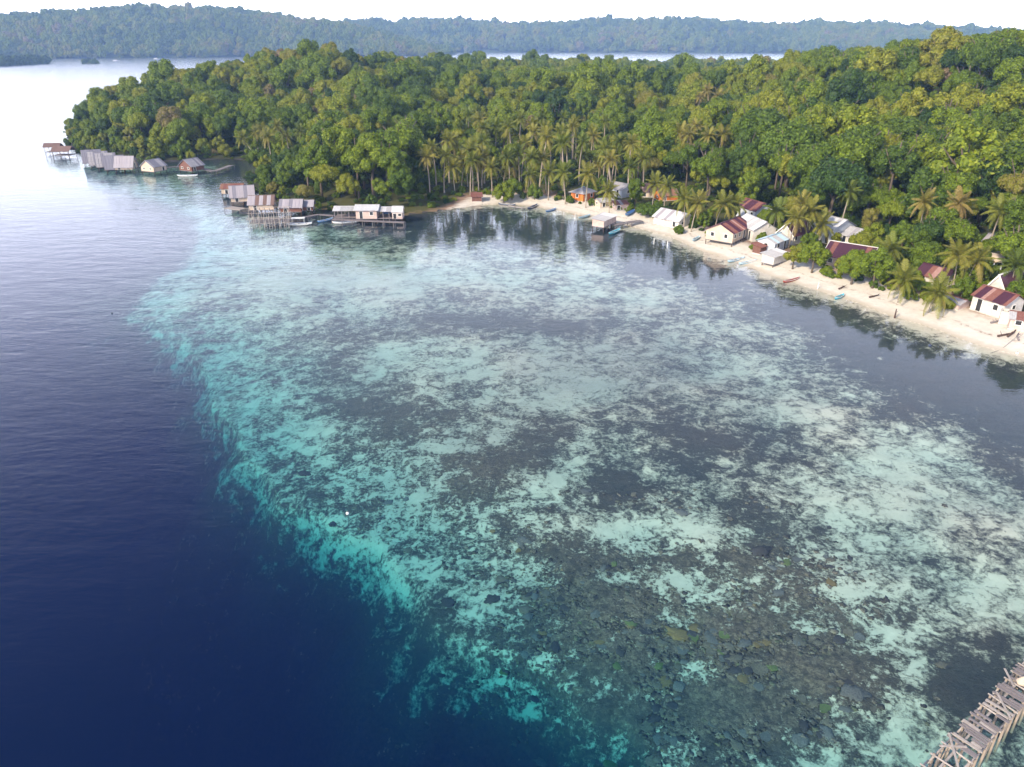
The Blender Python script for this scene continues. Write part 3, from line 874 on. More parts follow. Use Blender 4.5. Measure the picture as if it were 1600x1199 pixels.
# ------------------------------------------------------------------ houses
HOUSE_SPOTS, HOUSE_CLEAR, ISLETS = [], [], []
def sheet_mesh(length, width, waves, amp, thick, ragged=0.0, seed=0):
    """Roof sheet: x across, y down the slope from 0 to length, z up."""
    g = random.Random(seed)
    n = 2 * waves if waves else 6
    m = MB()
    top, bot = [], []
    for i in range(n + 1):
        x = width * (i / n - .5)
        z = amp * (1 if i % 2 else -1) if waves else amp * g.uniform(-1, 1)
        e = length + (g.uniform(-ragged, ragged) if ragged else 0)
        top += [(x, 0, z + thick), (x, length * .5, z + thick + (g.uniform(-.03, .03) if ragged else 0)), (x, e, z + thick)]
        bot += [(x, 0, z), (x, length * .5, z), (x, e, z)]
    k = 3 * (n + 1)
    fs = []
    for i in range(n):
        for j in range(2):
            a, b = 3 * i + j, 3 * (i + 1) + j
            fs += [(a, a + 1, b + 1, b), (k + a, k + b, k + b + 1, k + a + 1)]
        fs += [(3 * i + 2, k + 3 * i + 2, k + 3 * i + 5, 3 * i + 5), (3 * i, 3 * i + 3, k + 3 * i + 3, k + 3 * i)]
    for j in range(2):
        fs += [(j, k + j, k + j + 1, j + 1), (3 * n + j, 3 * n + j + 1, k + 3 * n + j + 1, k + 3 * n + j)]
    m.add(top + bot, fs)
    return m
_bn = [0]
def opening(parent, kind, c, w, h, along, out):
    """A door or window leaf standing a little proud of the wall. along/out: unit vectors in the wall plane and outward."""
    ax, ox = Vector(along), Vector(out)
    up = Vector((0, 0, 1))
    c = Vector(c)
    def slab(cc, ww, hh, t0, t1):
        m = MB()
        pts = [cc + ax * (i * ww / 2) + up * (j * hh / 2) + ox * t for t in (t0, t1) for i, j in ((-1, -1), (1, -1), (1, 1), (-1, 1))]
        return m.add(pts, [(3, 2, 1, 0), (4, 5, 6, 7), (0, 1, 5, 4), (1, 2, 6, 5), (2, 3, 7, 6), (3, 0, 4, 7)])
    o = slab(c, w, h, -.02, .03).obj(kind, 'dark', parent)
    f = MB()
    for s in (-1, 1):
        q = slab(c + ax * (s * w / 2), .09, h + .09, -.02, .07); f.add(q.v, q.f)
    q = slab(c + up * (h / 2), w + .09, .09, -.018, .072); f.add(q.v, q.f)
    if kind == 'window':
        q = slab(c - up * (h / 2), w + .14, .09, -.018, .10); f.add(q.v, q.f)
    f.obj('frame', 'trim', o)
    return o
def house(name, label, phrase, P0, P1, P2, h, rise, wall, roofs, floor=0.0, base=None, over=.35, sheet=.9, thatch=False, hip=False, open_sides=False,
          opens=True, deck_out=0.0, shed=False, cat='house', clear=True, group=None, posts=None, porch=False, LW=None, yaw=None, trim=False):
    _bn[0] += 1
    g = random.Random(_bn[0] * 7)
    if LW:                                               # footprint given by its middle, size and heading
        zc = hit(*P0)[2] if base is None else base
        C = hit(*P0) if base is None else sea(*P0, base)
        L, W = LW
        yw = math.radians(yaw)
        u = np.array([math.cos(yw), math.sin(yw)])
        cx, cy_ = C[0], C[1]
    else:
        zc = hit(*P0)[2] if base is None else base
        a, b, c = (sea(*p, zc)[:2] for p in (P0, P1, P2))
        L = float(np.linalg.norm(b - a))
        u = (b - a) / L
        nrm = np.array([-u[1], u[0]])
        W = float(abs(np.dot(c - a, nrm)))
        s = 1 if np.dot(c - a, nrm) > 0 else -1
        ctr = a + u * L / 2 + nrm * s * W / 2
        cx, cy_ = ctr
        yw = math.atan2(u[1], u[0])
    if base is None and not LW:
        zc = min(zc, float(H(cx, cy_)[0]))
    t = thing(name, label, cat, (cx, cy_, zc), yw, group)
    if phrase: HOUSE_SPOTS.append((cx, cy_, phrase))
    if clear: HOUSE_CLEAR.append((cx, cy_, max(L, W) / 2 + 3.4))
    view = Vector((-cx, -cy_, 0)).normalized()
    loc = Matrix.Rotation(-yw, 3, 'Z') @ view              # towards the camera, in the house's frame
    hx, hy = L / 2, W / 2
    z0, z1 = floor, floor + h
    zr = z1 + rise
    # posts / foundation
    if floor > 0.15 or open_sides:
        nx = max(2, int(L / 2.2) + 1) if posts is None else posts
        ptop = z1 - .02 if open_sides else floor - .06
        pm = MB().bar((0, 0, -1.7), (0, 0, ptop), .09, 6).mesh('post', 'wood_dark' if not open_sides else 'wood_grey', True)
        for i in range(nx):
            for yy in (-hy + .12, hy - .12):
                link('post', pm, t, (-hx + .12 + (L - .24) * i / (nx - 1), yy, 0))
        MB().box((0, 0, floor - .06), (L + .1 + 2 * deck_out, W + .1 + 2 * deck_out, .12)).obj('deck', 'wood_grey', t)
    else:
        MB().box((0, 0, -.35), (L + .16, W + .16, .9)).obj('foundation', 'concrete', t)
        if floor <= 0.15: z0 = .1
    if not open_sides:
        m = MB()
        if shed:
            pts = [(-hx, -hy, z0), (hx, -hy, z0), (hx, hy, z0), (-hx, hy, z0), (-hx, -hy, z1), (hx, -hy, z1), (hx, hy, z1 + rise), (-hx, hy, z1 + rise)]
            m.add(pts, [(3, 2, 1, 0), (0, 1, 5, 4), (1, 2, 6, 5), (2, 3, 7, 6), (3, 0, 4, 7), (4, 5, 6, 7)])
        elif hip:
            m.box((0, 0, (z0 + z1) / 2), (L, W, z1 - z0))
        else:
            pts = []
            for x in (-hx, hx):
                pts += [(x, -hy, z0), (x, hy, z0), (x, hy, z1), (x, 0, zr - .04), (x, -hy, z1)]
            m.add(pts, [(0, 4, 3, 2, 1), (5, 6, 7, 8, 9), (0, 1, 6, 5), (1, 2, 7, 6), (2, 3, 8, 7), (3, 4, 9, 8), (4, 0, 5, 9)])
        m.obj('wall', wall, t)
        if opens:
            for sgn in (-1, 1):
                if loc.y * sgn > .12:                       # long side in view
                    n = max(2, int(L / 2.1))
                    dk = g.randrange(n)
                    for i in range(n):
                        x = -hx + L * (i + .5) / n
                        hh = min(h - .35, 1.95)
                        if i == dk: opening(t, 'door', (x, sgn * hy, z0 + hh / 2 + .02), .85, hh, (1, 0, 0), (0, sgn, 0))
                        elif h > 1.5: opening(t, 'window', (x, sgn * hy, z0 + h * .58), .85, min(.95, h * .42), (1, 0, 0), (0, sgn, 0))
                if loc.x * sgn > .12:
                    n = max(1, int(W / 2.6))
                    for i in range(n):
                        y = -hy + W * (i + .5) / n
                        if h > 1.3: opening(t, 'window', (sgn * hx, y, z0 + h * .58), .8, min(.95, h * .42), (0, 1, 0), (sgn, 0, 0))
                        elif i == 0: opening(t, 'door', (sgn * hx, 0, z0 + min(1.7, h + rise * .5) / 2), .9, min(1.7, h + rise * .5), (0, 1, 0), (sgn, 0, 0))
    # roof: ridge piece with one sheet after the other hung from it
    rl = L + 2 * over
    if hip:
        r = MB()
        e, f = hx + over, hy + over
        k = max(.25, hx - hy * .8)
        roof = MB().beam((-k, 0, zr + .05), (k, 0, zr + .05), .22, .10).obj('roof', roofs[0], t)
        zz = z1 - .03
        for nm, quad in (('f', [(-e, -f, zz), (e, -f, zz), (k, 0, zr), (-k, 0, zr)]), ('b', [(e, f, zz), (-e, f, zz), (-k, 0, zr), (k, 0, zr)]),
                         ('l', [(-e, f, zz), (-e, -f, zz), (-k, 0, zr)]), ('r', [(e, -f, zz), (e, f, zz), (k, 0, zr)])):
            n = len(quad)
            low = [(q[0], q[1], q[2] - .06) for q in quad]
            fs = [tuple(range(n)), tuple(range(2 * n - 1, n - 1, -1))] + [(i, n + i, n + (i + 1) % n, (i + 1) % n) for i in range(n)]
            MB().add(quad + low, fs).obj('roof_panel', roofs[g.randrange(len(roofs))], roof)
    else:
        sides = ((1, W + 2 * over, math.atan2(rise, W)),) if shed else ((-1, hy + over, 0), (1, hy + over, 0))
        if not shed:
            roof = MB().beam((-rl / 2, 0, zr + .08), (rl / 2, 0, zr + .08), .34, .07).obj('roof', 'trim' if trim else roofs[0], t)
        else:
            roof = MB().beam((-rl / 2, hy + over, z1 + rise * (1 + over / W) + .03), (rl / 2, hy + over, z1 + rise * (1 + over / W) + .03), .12, .12).obj('roof', roofs[0], t)
        n = max(3, round(rl / sheet))
        w = rl / n
        if shed:
            sl = math.hypot(W + 2 * over, rise * (W + 2 * over) / W)
            ang = math.atan2(rise, W)
        else:
            ang = math.atan2(rise, hy)
            sl = (hy + over) / math.cos(ang)
        ms = [sheet_mesh(sl * q, w * 1.03, 0 if thatch else 4, .03 if thatch else .022, .09 if thatch else .025, .14 if thatch else 0.0, k + _bn[0]) for k, q in enumerate((1, 1.0, .985, 1.012))]
        cache = {}
        for sgn in ((1,) if shed else (-1, 1)):
            for i in range(n):
                k, mt = g.randrange(4), roofs[g.randrange(len(roofs))]
                if (k, mt) not in cache: cache[k, mt] = ms[k].mesh('roof_sheet', mt)
                o = link('thatch_strip' if thatch else 'roof_sheet', cache[k, mt], roof)
                x = -rl / 2 + w * (i + .5)
                lift = .02 + .012 * (i % 2) + g.uniform(0, .012)
                if shed:
                    o.matrix_local = Matrix.Translation((x, hy + over, z1 + rise * (W + over) / W + lift)) @ Matrix.Rotation(math.pi, 4, 'Z') @ Matrix.Rotation(-ang, 4, 'X')
                elif sgn > 0:
                    o.matrix_local = Matrix.Translation((x, 0, zr + lift)) @ Matrix.Rotation(-ang, 4, 'X')
                else:
                    o.matrix_local = Matrix.Translation((x, 0, zr + lift)) @ Matrix.Rotation(math.pi, 4, 'Z') @ Matrix.Rotation(-ang, 4, 'X')
        if trim and not shed:
            for sx in (-1, 1):
                for sy in (-1, 1):
                    MB().beam((sx * (rl / 2 + .03), 0, zr + .05), (sx * (rl / 2 + .03), sy * (hy + over), zr + .05 - (hy + over) * rise / hy), .06, .2).obj('barge_board', 'trim', t)
    if porch:
        for sgn in (-1, 1):
            if loc.y * sgn > .12:
                MB().box((0, sgn * (hy + .9), z1 - .15), (L * .7, 1.8, .06)).obj('porch_roof', roofs[-1], t)
                for x in (-L * .32, L * .32):
                    MB().bar((x, sgn * (hy + 1.7), -.5), (x, sgn * (hy + 1.7), z1 - .18), .06, 6).obj('porch_post', 'trim', t)
    return t

# village on the beach, from the orange house to the frame's edge
house('beach_house', 'cream boarded stilt house with patched maroon roof at the water edge', 'the cream stilt house', (1143, 386), (1171, 373), (1101, 379), 2.1, 1.5, 'w_cream', ['r_maroon', 'r_maroon', 'r_maroon', 'r_maroon', 'r_rust', 'r_faded'], floor=.8, sheet=.8)
house('beach_house', 'white house with striped white metal roof behind the cream stilt house', 'the white-roofed house', (1175, 378), (1147, 364), (1199, 371), 2.6, 1.5, 'w_white', ['r_white', 'r_white', 'r_pale'], sheet=.85)
house('village_house', 'white house with dark red metal roof at the forest edge', 'the red-roofed house', (1178, 347), (1150, 338), (1194, 341), 2.6, 1.5, 'w_bluewhite', ['r_rust', 'r_maroon', 'r_maroon'], sheet=.85)
house('small_hut', 'small cream hut with flat pale roof between the palms', 'the small cream hut', (1218, 347), (1201, 343), (1223, 344), 1.9, .5, 'w_cream', ['r_pale'], shed=True)
house('beach_house', 'pale house with light blue metal roof beside the beach', 'the blue-roofed house', (1209, 396), (1230, 388), (1191, 387), 2.1, .8, 'w_bluewhite', ['r_blue', 'r_blue', 'r_pale'])
house('village_house', 'white gabled house with dark maroon roof behind the blue roof', 'the maroon gabled house', (1237, 384), (1267, 376), (1215, 378), 2.2, 1.9, 'w_white', ['r_maroon'], trim=True)
house('garden_shed', 'small red-brown shed standing on the sand', None, (1186, 396), None, None, 1.5, .3, 'w_red', ['r_rust'], shed=True, LW=(2.2, 1.8), yaw=40, opens=False, clear=False, cat='shed')
house('stilt_hut', 'small white flat-roofed hut on stilts over the shallows', 'the white stilt hut', (1207, 422), (1229, 415), (1190, 417), 1.5, .25, 'w_white', ['r_white', 'r_pale'], floor=1.0, base=-.1, shed=True, opens=False, cat='hut')
house('long_house', 'long cream house under a wide dark maroon roof behind beach trees', 'the long maroon-roofed house', (1284, 416), (1352, 428), (1303, 403), 2.2, 1.9, 'w_cream', ['r_maroon', 'r_maroon', 'r_maroon', 'r_rust'], trim=True)
house('two_storey_house', 'tall pale blue house with light grey metal roof', 'the pale blue house', (1298, 383), (1269, 375), (1319, 374), 3.4, 1.5, 'w_bluewhite', ['r_pale', 'r_white', 'r_grey'])
house('village_house', 'low white house with pale grey roof beside the pale blue house', 'the low white house', (1330, 387), (1313, 382), (1347, 381), 2.2, 1.3, 'w_white', ['r_pale', 'r_pale', 'r_grey'])
house('village_house', 'white house with maroon and rusty roof behind two beach palms', 'the rusty maroon house', (1470, 457), (1428, 445), (1484, 450), 2.2, 1.4, 'w_white', ['r_maroon', 'r_maroon', 'r_rust', 'r_faded'])
house('low_shack', 'low cluttered shack with rusty and grey sheets on the sand', 'the low rusty shack', (1496, 485), (1471, 477), (1507, 479), 1.0, .5, 'w_pink', ['r_rust', 'r_grey', 'r_thatch'], opens=False, cat='shack')
house('hill_house', 'cream house with weathered grey roof up among the palms', 'the grey-roofed house', (1566, 402), (1531, 394), (1580, 397), 2.0, 1.4, 'w_cream', ['r_thatch', 'r_grey', 'r_thatch_pale'])
house('front_house', 'white house with rust-striped red metal roof above the beach', 'the rust-striped house', (1564, 499), (1515, 483), (1583, 489), 2.4, 1.2, 'w_white', ['r_rust', 'r_maroon', 'r_faded', 'r_rust', 'r_maroon', 'r_rust'], sheet=.62)
house('rear_house', 'white gabled house with plain dark maroon roof behind the rust-striped house', 'the plain maroon house', (1562, 480), (1594, 466), (1536, 474), 3.0, 2.0, 'w_white', ['r_maroon'], trim=True)
house('rusty_shed', 'pink shed with rusty roof cut by the picture edge', None, (1600, 514), None, None, 1.7, .6, 'w_pink', ['r_rust', 'r_pale'], LW=(4.2, 3.0), yaw=-30, cat='shed', clear=False)
house('orange_house', 'bright orange house with blue-grey hipped roof above the sand', 'the orange house', (911, 316), (928, 312), (891, 313), 2.2, 1.2, 'w_orange', ['r_blue', 'r_grey', 'r_grey'], hip=True, over=.6)
house('grey_house', 'grey-roofed house half hidden behind palms', None, (968, 306), None, None, 2.2, 1.2, 'w_bluewhite', ['r_grey', 'r_grey'], LW=(6, 5), yaw=-50)
house('beach_shack', 'pale patched shack on the sand below the orange house', 'the patched beach shack', (944, 322), None, None, 1.4, .6, 'w_cream', ['r_thatch_pale', 'r_grey', 'r_pale'], LW=(4.4, 3.2), yaw=25, cat='shack', clear=False)
house('beach_shack', 'small pinkish shack with dark open front beside the patched shack', None, (969, 327), None, None, 1.4, .4, 'w_pink', ['r_grey', 'r_rust'], LW=(3.4, 2.6), yaw=10, shed=True, cat='shack', clear=False)
house('thatched_hut', 'brown thatched hut hidden among palms', 'the brown thatched hut', (1022, 306), None, None, 1.5, 1.6, 'w_cream', ['r_thatch_red'], LW=(6.5, 5), yaw=-20, thatch=True, cat='hut')
house('thatched_hut', 'brown hut with orange wall under palms', None, (1040, 312), None, None, 1.4, 1.2, 'w_orange', ['r_thatch_red', 'r_orange'], LW=(5, 4), yaw=15, thatch=True, cat='hut')
house('white_beach_hut', 'low white hut with pale thatch under two leaning palms', 'the white beach hut', (1052, 350), None, None, 1.5, 1.5, 'w_white', ['r_thatch_pale', 'r_white', 'r_white'], LW=(7.5, 5.5), yaw=-52, thatch=True, cat='hut')
house('red_shed', 'tiny red-brown shed on the wooded point', None, (745, 315), None, None, 1.4, .5, 'w_red', ['r_rust'], LW=(2.6, 2.2), yaw=5, shed=True, cat='shed', opens=False, clear=False)
house('pier_hut', 'pink boarded hut on stilts at the end of a short pier', 'the pink pier hut', (943, 363), (962, 354), (926, 360), 1.5, .25, 'w_pink', ['r_white', 'r_pale'], floor=1.1, base=-.1, shed=True, opens=False, cat='hut', clear=False)

# gazebo with a domed roof
c = hit(1541, 432)
gz = thing('gazebo', 'white open gazebo with cream domed roof among the trees', 'gazebo', c, .3)
HOUSE_CLEAR.append((c[0], c[1], 4))
m = MB(); ring = []
for i in range(7):
    t = i / 6 * math.pi / 2
    ring.append([(2.3 * math.cos(t) * math.cos(a), 2.3 * math.cos(t) * math.sin(a), 3.0 + 1.1 * math.sin(t)) for a in [k * math.pi / 6 for k in range(12)]])
m.add([p for r in ring for p in r], [(i * 12 + k, i * 12 + (k + 1) % 12, (i + 1) * 12 + (k + 1) % 12, (i + 1) * 12 + k) for i in range(6) for k in range(12)] + [tuple(range(11, -1, -1))])
m.obj('roof', 'w_cream', gz, True)
for k in range(6):
    a = k * math.pi / 3
    MB().bar((1.8 * math.cos(a), 1.8 * math.sin(a), -.3), (1.8 * math.cos(a), 1.8 * math.sin(a), 3.05), .13, 8).obj('column', 'w_bluewhite', gz)
MB().bar((0, 0, -.4), (0, 0, .15), 2.2, 16).obj('base', 'concrete', gz)
MB().box((.2, .1, .9), (1.6, 1.4, 1.5)).obj('inner_wall', 'w_bluewhite', gz)
# cistern
c = hit(1574, 505)
ct = thing('water_cistern', 'white open-topped concrete cistern beside the rust-striped house', 'cistern', c, math.radians(-32))
for sx, sy, a, b in ((0, -1, 2.4, .18), (0, 1, 2.4, .18), (-1, 0, .18, 1.5), (1, 0, .18, 1.5)):
    MB().box((sx * 1.11, sy * .84, .8), (a, b, 2.2)).obj('side', 'w_white', ct)
MB().box((0, 0, -.1), (2.1, 1.5, .3)).obj('base', 'concrete', ct)
HOUSE_CLEAR.append((c[0], c[1], 3))

# ------------------------------------------------------------------ huts over the water by the wooded point
def water_house(name, label, phrase, px, py, L, W, yaw, h, rise, wall, roofs, **kw):
    kw.setdefault('floor', 1.0)
    return house(name, label, phrase, (px, py), None, None, h, rise, wall, roofs, base=0.0, LW=(L, W), yaw=yaw, clear=False, **kw)
water_house('pavilion', 'small open pavilion with red-brown roof, outermost on the water', 'the outermost pavilion', 86, 241, 5.4, 3.6, 6, 1.9, 1.1, 'w_cream', ['r_thatch_red'], thatch=True, open_sides=True, cat='pavilion')
water_house('pavilion', 'larger open pavilion with red-brown thatch beside the mangroves', 'the larger pavilion', 102, 246, 6.6, 4.6, -4, 1.5, 1.5, 'w_cream', ['r_thatch_red', 'r_thatch_red'], thatch=True, open_sides=True, cat='pavilion')
words_ = ['first', 'second', 'third', 'fourth']
for k, (px, py, rf) in enumerate([(147, 258, ['r_thatch']), (157, 261, ['r_thatch', 'r_grey']), (169, 264, ['r_grey', 'r_thatch']), (182, 268, ['r_thatch'])]):
    water_house('bungalow', f'grey thatched A-frame bungalow over water, {words_[k]} of the tight row from the pavilions', 'the row of bungalows', px, py, 5.6, 4.2, 24, .5, 3.6, 'w_pink', rf, thatch=True, group='A-frame bungalows in a row', cat='bungalow', deck_out=.5)
water_house('bungalow', 'pale thatched bungalow seen side-on at the end of the row', 'the row of bungalows', 199, 268, 5.6, 4.6, 4, .9, 3.0, 'w_cream', ['r_thatch_pale'], thatch=True, group='A-frame bungalows in a row', cat='bungalow')
water_house('water_bungalow', 'single cream-walled bungalow with dark blue-grey roof on stilts', 'the single cream bungalow', 242, 271, 5.2, 5.6, 66, 1.5, 1.9, 'w_cream', ['r_thatch', 'r_grey'], thatch=True, cat='bungalow')
water_house('water_bungalow', 'red-walled bungalow with grey gable on stilts behind white boat', 'the red-walled bungalow', 301, 270, 5.2, 5.6, 64, 1.5, 2.0, 'w_red', ['r_thatch', 'r_grey'], thatch=True, cat='bungalow')
water_house('stilt_hut', 'stilt hut with orange-rust roof behind the thatched cluster', 'the orange-rust stilt hut', 366, 306, 5.6, 4.4, 8, 1.4, .9, 'w_cream', ['r_orange', 'r_rust'], cat='hut')
water_house('stilt_hut', 'stilt hut with steep lilac-grey thatch and cream gable', 'the steep lilac-grey hut', 381, 318, 5.8, 5.0, 16, 1.3, 2.4, 'w_cream', ['r_thatch', 'r_thatch_pale'], thatch=True, cat='hut')
water_house('stilt_hut', 'stilt hut with reddish brown thatch behind the bare timber frame', 'the reddish thatched hut', 412, 331, 6.0, 5.0, 8, 1.4, 1.7, 'w_cream', ['r_thatch_red', 'r_thatch_pale'], thatch=True, cat='hut')
water_house('stilt_hut', 'long lilac-grey thatched hut with red-brown wall beside the walkway', 'the red-brown walled hut', 458, 335, 5.2, 3.8, 3, 1.2, 1.5, 'w_red', ['r_thatch_pale', 'r_thatch'], thatch=True, cat='hut')
water_house('stilt_hut', 'shorter lilac-grey annex hut joined to the red-brown walled hut', None, 480, 333, 3.6, 3.2, 3, 1.1, 1.1, 'w_red', ['r_thatch_pale', 'r_thatch'], thatch=True, cat='hut')
water_house('water_house', 'peach block with doors in the middle of the long stilt house', 'the long stilt house', 576, 345, 5.0, 4.6, 0, 2.1, .7, 'w_pink', ['r_white'], over=.5)
water_house('open_wing', 'open white-roofed wing of the stilt house with dark red deck', None, 543, 344, 5.4, 4.0, 1, 1.7, .6, 'w_red', ['r_white', 'r_pale'], open_sides=True, over=.3, cat='veranda', posts=4)
water_house('open_wing', 'open white-roofed wing of the stilt house with blue bench inside', None, 606, 345, 4.6, 4.0, 0, 1.7, .6, 'w_red', ['r_white', 'r_pale'], open_sides=True, over=.3, cat='veranda', posts=4)
water_house('end_room', 'pinkish closed room with red door at the end of the stilt house', None, 623, 346, 2.4, 3.4, 0, 1.6, 1.0, 'w_pink', ['r_white'], over=.2, cat='hut')
c = sea(604, 343, 0)
b = thing('blue_bench', 'blue-draped bench inside the open wing of the stilt house', 'bench', (c[0], c[1], 1.0))
MB().box((0, 0, .45), (2.2, .7, .12)).obj('seat', 'tarp', b); MB().box((0, .35, .8), (2.2, .1, .7)).obj('backrest', 'tarp', b)
for s in (-1, 1): MB().box((s * .9, 0, .2), (.12, .6, .4)).obj('leg', 'wood_dark', b)

def walkway(label, pts, width, z, mat='wood_grey', rail=False, name='walkway', gap=0.0, group=None):
    P = [np.array([*sea(*p, z)[:2], z]) if len(p) == 2 else np.array(p, float) for p in pts]
    t = thing(name, label, 'walkway', (P[0][0], P[0][1], 0), 0, group)
    o = P[0] * np.array([1, 1, 0])
    g = random.Random(len(label))
    pm = None
    post = MB().bar((0, 0, -2.2), (0, 0, z - .1), .07, 6).mesh('post', 'wood_grey', True)
    for a, b in zip(P[:-1], P[1:]):
        d = (b - a)[:2]
        l = float(np.linalg.norm(d)); d = d / l
        n_ = np.array([-d[1], d[0]])
        for s in (-1, 1):
            q = n_ * s * (width / 2 - .1)
            MB().beam(Vector(a - o) + Vector((*q, -.09)), Vector(b - o) + Vector((*q, -.09)), .09, .12).obj('stringer', mat, t)
        k = max(2, int(l / .55))
        pl = MB().box((0, 0, 0), (l / k * .86, width, .05)).mesh('plank', mat)
        yw = math.atan2(d[1], d[0])
        for i in range(k):
            if g.random() < gap: continue
            c = a + np.array([*(d * l * (i + .5) / k), 0]) - o
            link('plank', pl, t, (c[0], c[1], z + g.uniform(-.004, .012)), yw + g.uniform(-.03, .03))
        for i in range(max(2, int(l / 2.4) + 1)):
            c = a + np.array([*(d * l * i / max(1, int(l / 2.4))), 0]) - o
            for s in (-1, 1):
                link('post', post, t, (c[0] + n_[0] * s * width / 2, c[1] + n_[1] * s * width / 2, 0))
    return t
walkway('low plank walkway from the bungalow row to the single cream bungalow', [(212, 264), (234, 262)], 1.1, .95)
walkway('plank walkway between the cream and the red-walled bungalow', [(252, 262), (288, 260)], 1.1, .95)
walkway('wide weathered platform from the red-walled bungalow to the shore', [(312, 262), (334, 268), (362, 258)], 1.8, .8, gap=.12)
walkway('thin pale walkway linking the thatched huts to the long stilt house', [(450, 344), (498, 335), (522, 337)], 1.0, 1.0)
walkway('front deck walkway along the long stilt house', [(520, 342.5), (632, 347.5)], 1.2, 1.0)
walkway('white terrace deck in front of the lilac-grey hut', [(356, 324), (380, 327)], 2.6, .9, mat='wood_new')
walkway('rickety pier joining the pink pier hut to the beach', [(958, 352), (984, 347), (1003, 345)], 1.6, 1.0, gap=.15)
walkway('narrow plank gangway over the shallows by the dark raft', [(795, 321), (818, 325)], .7, .5, mat='wood_new')
# bare timber frame being built over the water
c = sea(424, 352, 0)
fr = thing('timber_frame', 'bare grey pole frame of an unfinished stilt hut', 'timber frame', c, math.radians(10))
HOUSE_SPOTS.append((c[0], c[1], 'the bare timber frame'))
fl, fw = 9.0, 5.0
n = 9
for i in range(n):
    x = -fl / 2 + fl * i / (n - 1)
    g = random.Random(i)
    for y in (-fw / 2, fw / 2):
        MB().bar((x, y, -2), (x + g.uniform(-.15, .15), y, 2.4 + g.uniform(-.1, .3)), .075, 6).obj('post', 'wood_new', fr)
    for s in (-1, 1):
        MB().bar((x, s * (fw / 2 + .7), 1.9), (x, 0, 4.2), .06, 5).obj('rafter', 'wood_new', fr)
    MB().bar((x, -fw / 2, 2.35), (x, fw / 2, 2.35), .05, 5).obj('tie_beam', 'wood_grey', fr)
for y, z in ((-fw / 2, 2.4), (fw / 2, 2.4), (0, 4.2), (-fw / 2 - .5, 2.15), (-fw / 4, 3.2), (-fw / 2, 1.0), (fw / 2, 1.0)):
    MB().bar((-fl / 2 - .5, y, z), (fl / 2 + .5, y, z), .055, 5).obj('purlin', 'wood_new', fr)
for i in range(12):
    g = random.Random(40 + i)
    x = -fl / 2 + fl * i / 11
    MB().bar((x + g.uniform(-.3, .3), -fw / 2 - g.uniform(.2, .8), -1.2), (x + g.uniform(-.6, .6), -fw / 2 + .1, 2.3), .05, 5).obj('leaning_pole', 'wood_new', fr)
for i in range(14):
    MB().box((-fl / 2 + fl * (i + .5) / 14, 0, 1.08), (fl / 14 * .8, fw, .05)).obj('plank', 'wood_grey', fr)

# ------------------------------------------------------------------ boats
def hull(L, B, D, rake=.18):
    n, mid = 13, []
    m = MB()
    outer, inner = [], []
    for i in range(n):
        t = i / (n - 1) * 2 - 1
        w = B / 2 * max(.03, (1 - abs(t) ** 2.4) ** .75)
        sheer = D + D * .55 * abs(t) ** 3
        keel = D * .55 * abs(t) ** 4
        x = t * L / 2
        xs = x * (1 + rake * .0)
        outer.append([(xs, -w, sheer), (xs * (1 - .03), -w * .72, keel + D * .35), (xs * (1 - .06), 0, keel), (xs * (1 - .03), w * .72, keel + D * .35), (xs, w, sheer)])
        wi = max(.01, w - .05)
        inner.append([(xs * .985, -wi, sheer - .01), (xs * .95, -wi * .68, keel + D * .42), (xs * .93, 0, keel + D * .16), (xs * .95, wi * .68, keel + D * .42), (xs * .985, wi, sheer - .01)])
    vo = [p for s in outer for p in s]; vi = [p for s in inner for p in s]
    k = len(vo)
    fs = []
    for i in range(n - 1):
        for j in range(4):
            a, b = i * 5 + j, (i + 1) * 5 + j
            fs += [(a, b, b + 1, a + 1), (k + a, k + a + 1, k + b + 1, k + b)]
        for j in (0, 4):
            a, b = i * 5 + j, (i + 1) * 5 + j
            fs.append((a, k + a, k + b, b) if j == 0 else (a, b, k + b, k + a))
    for i in (0, n - 1):
        for j in range(4):
            fs.append((i * 5 + j, i * 5 + j + 1, k + i * 5 + j + 1, k + i * 5 + j))
    return m.add(vo + vi, fs)
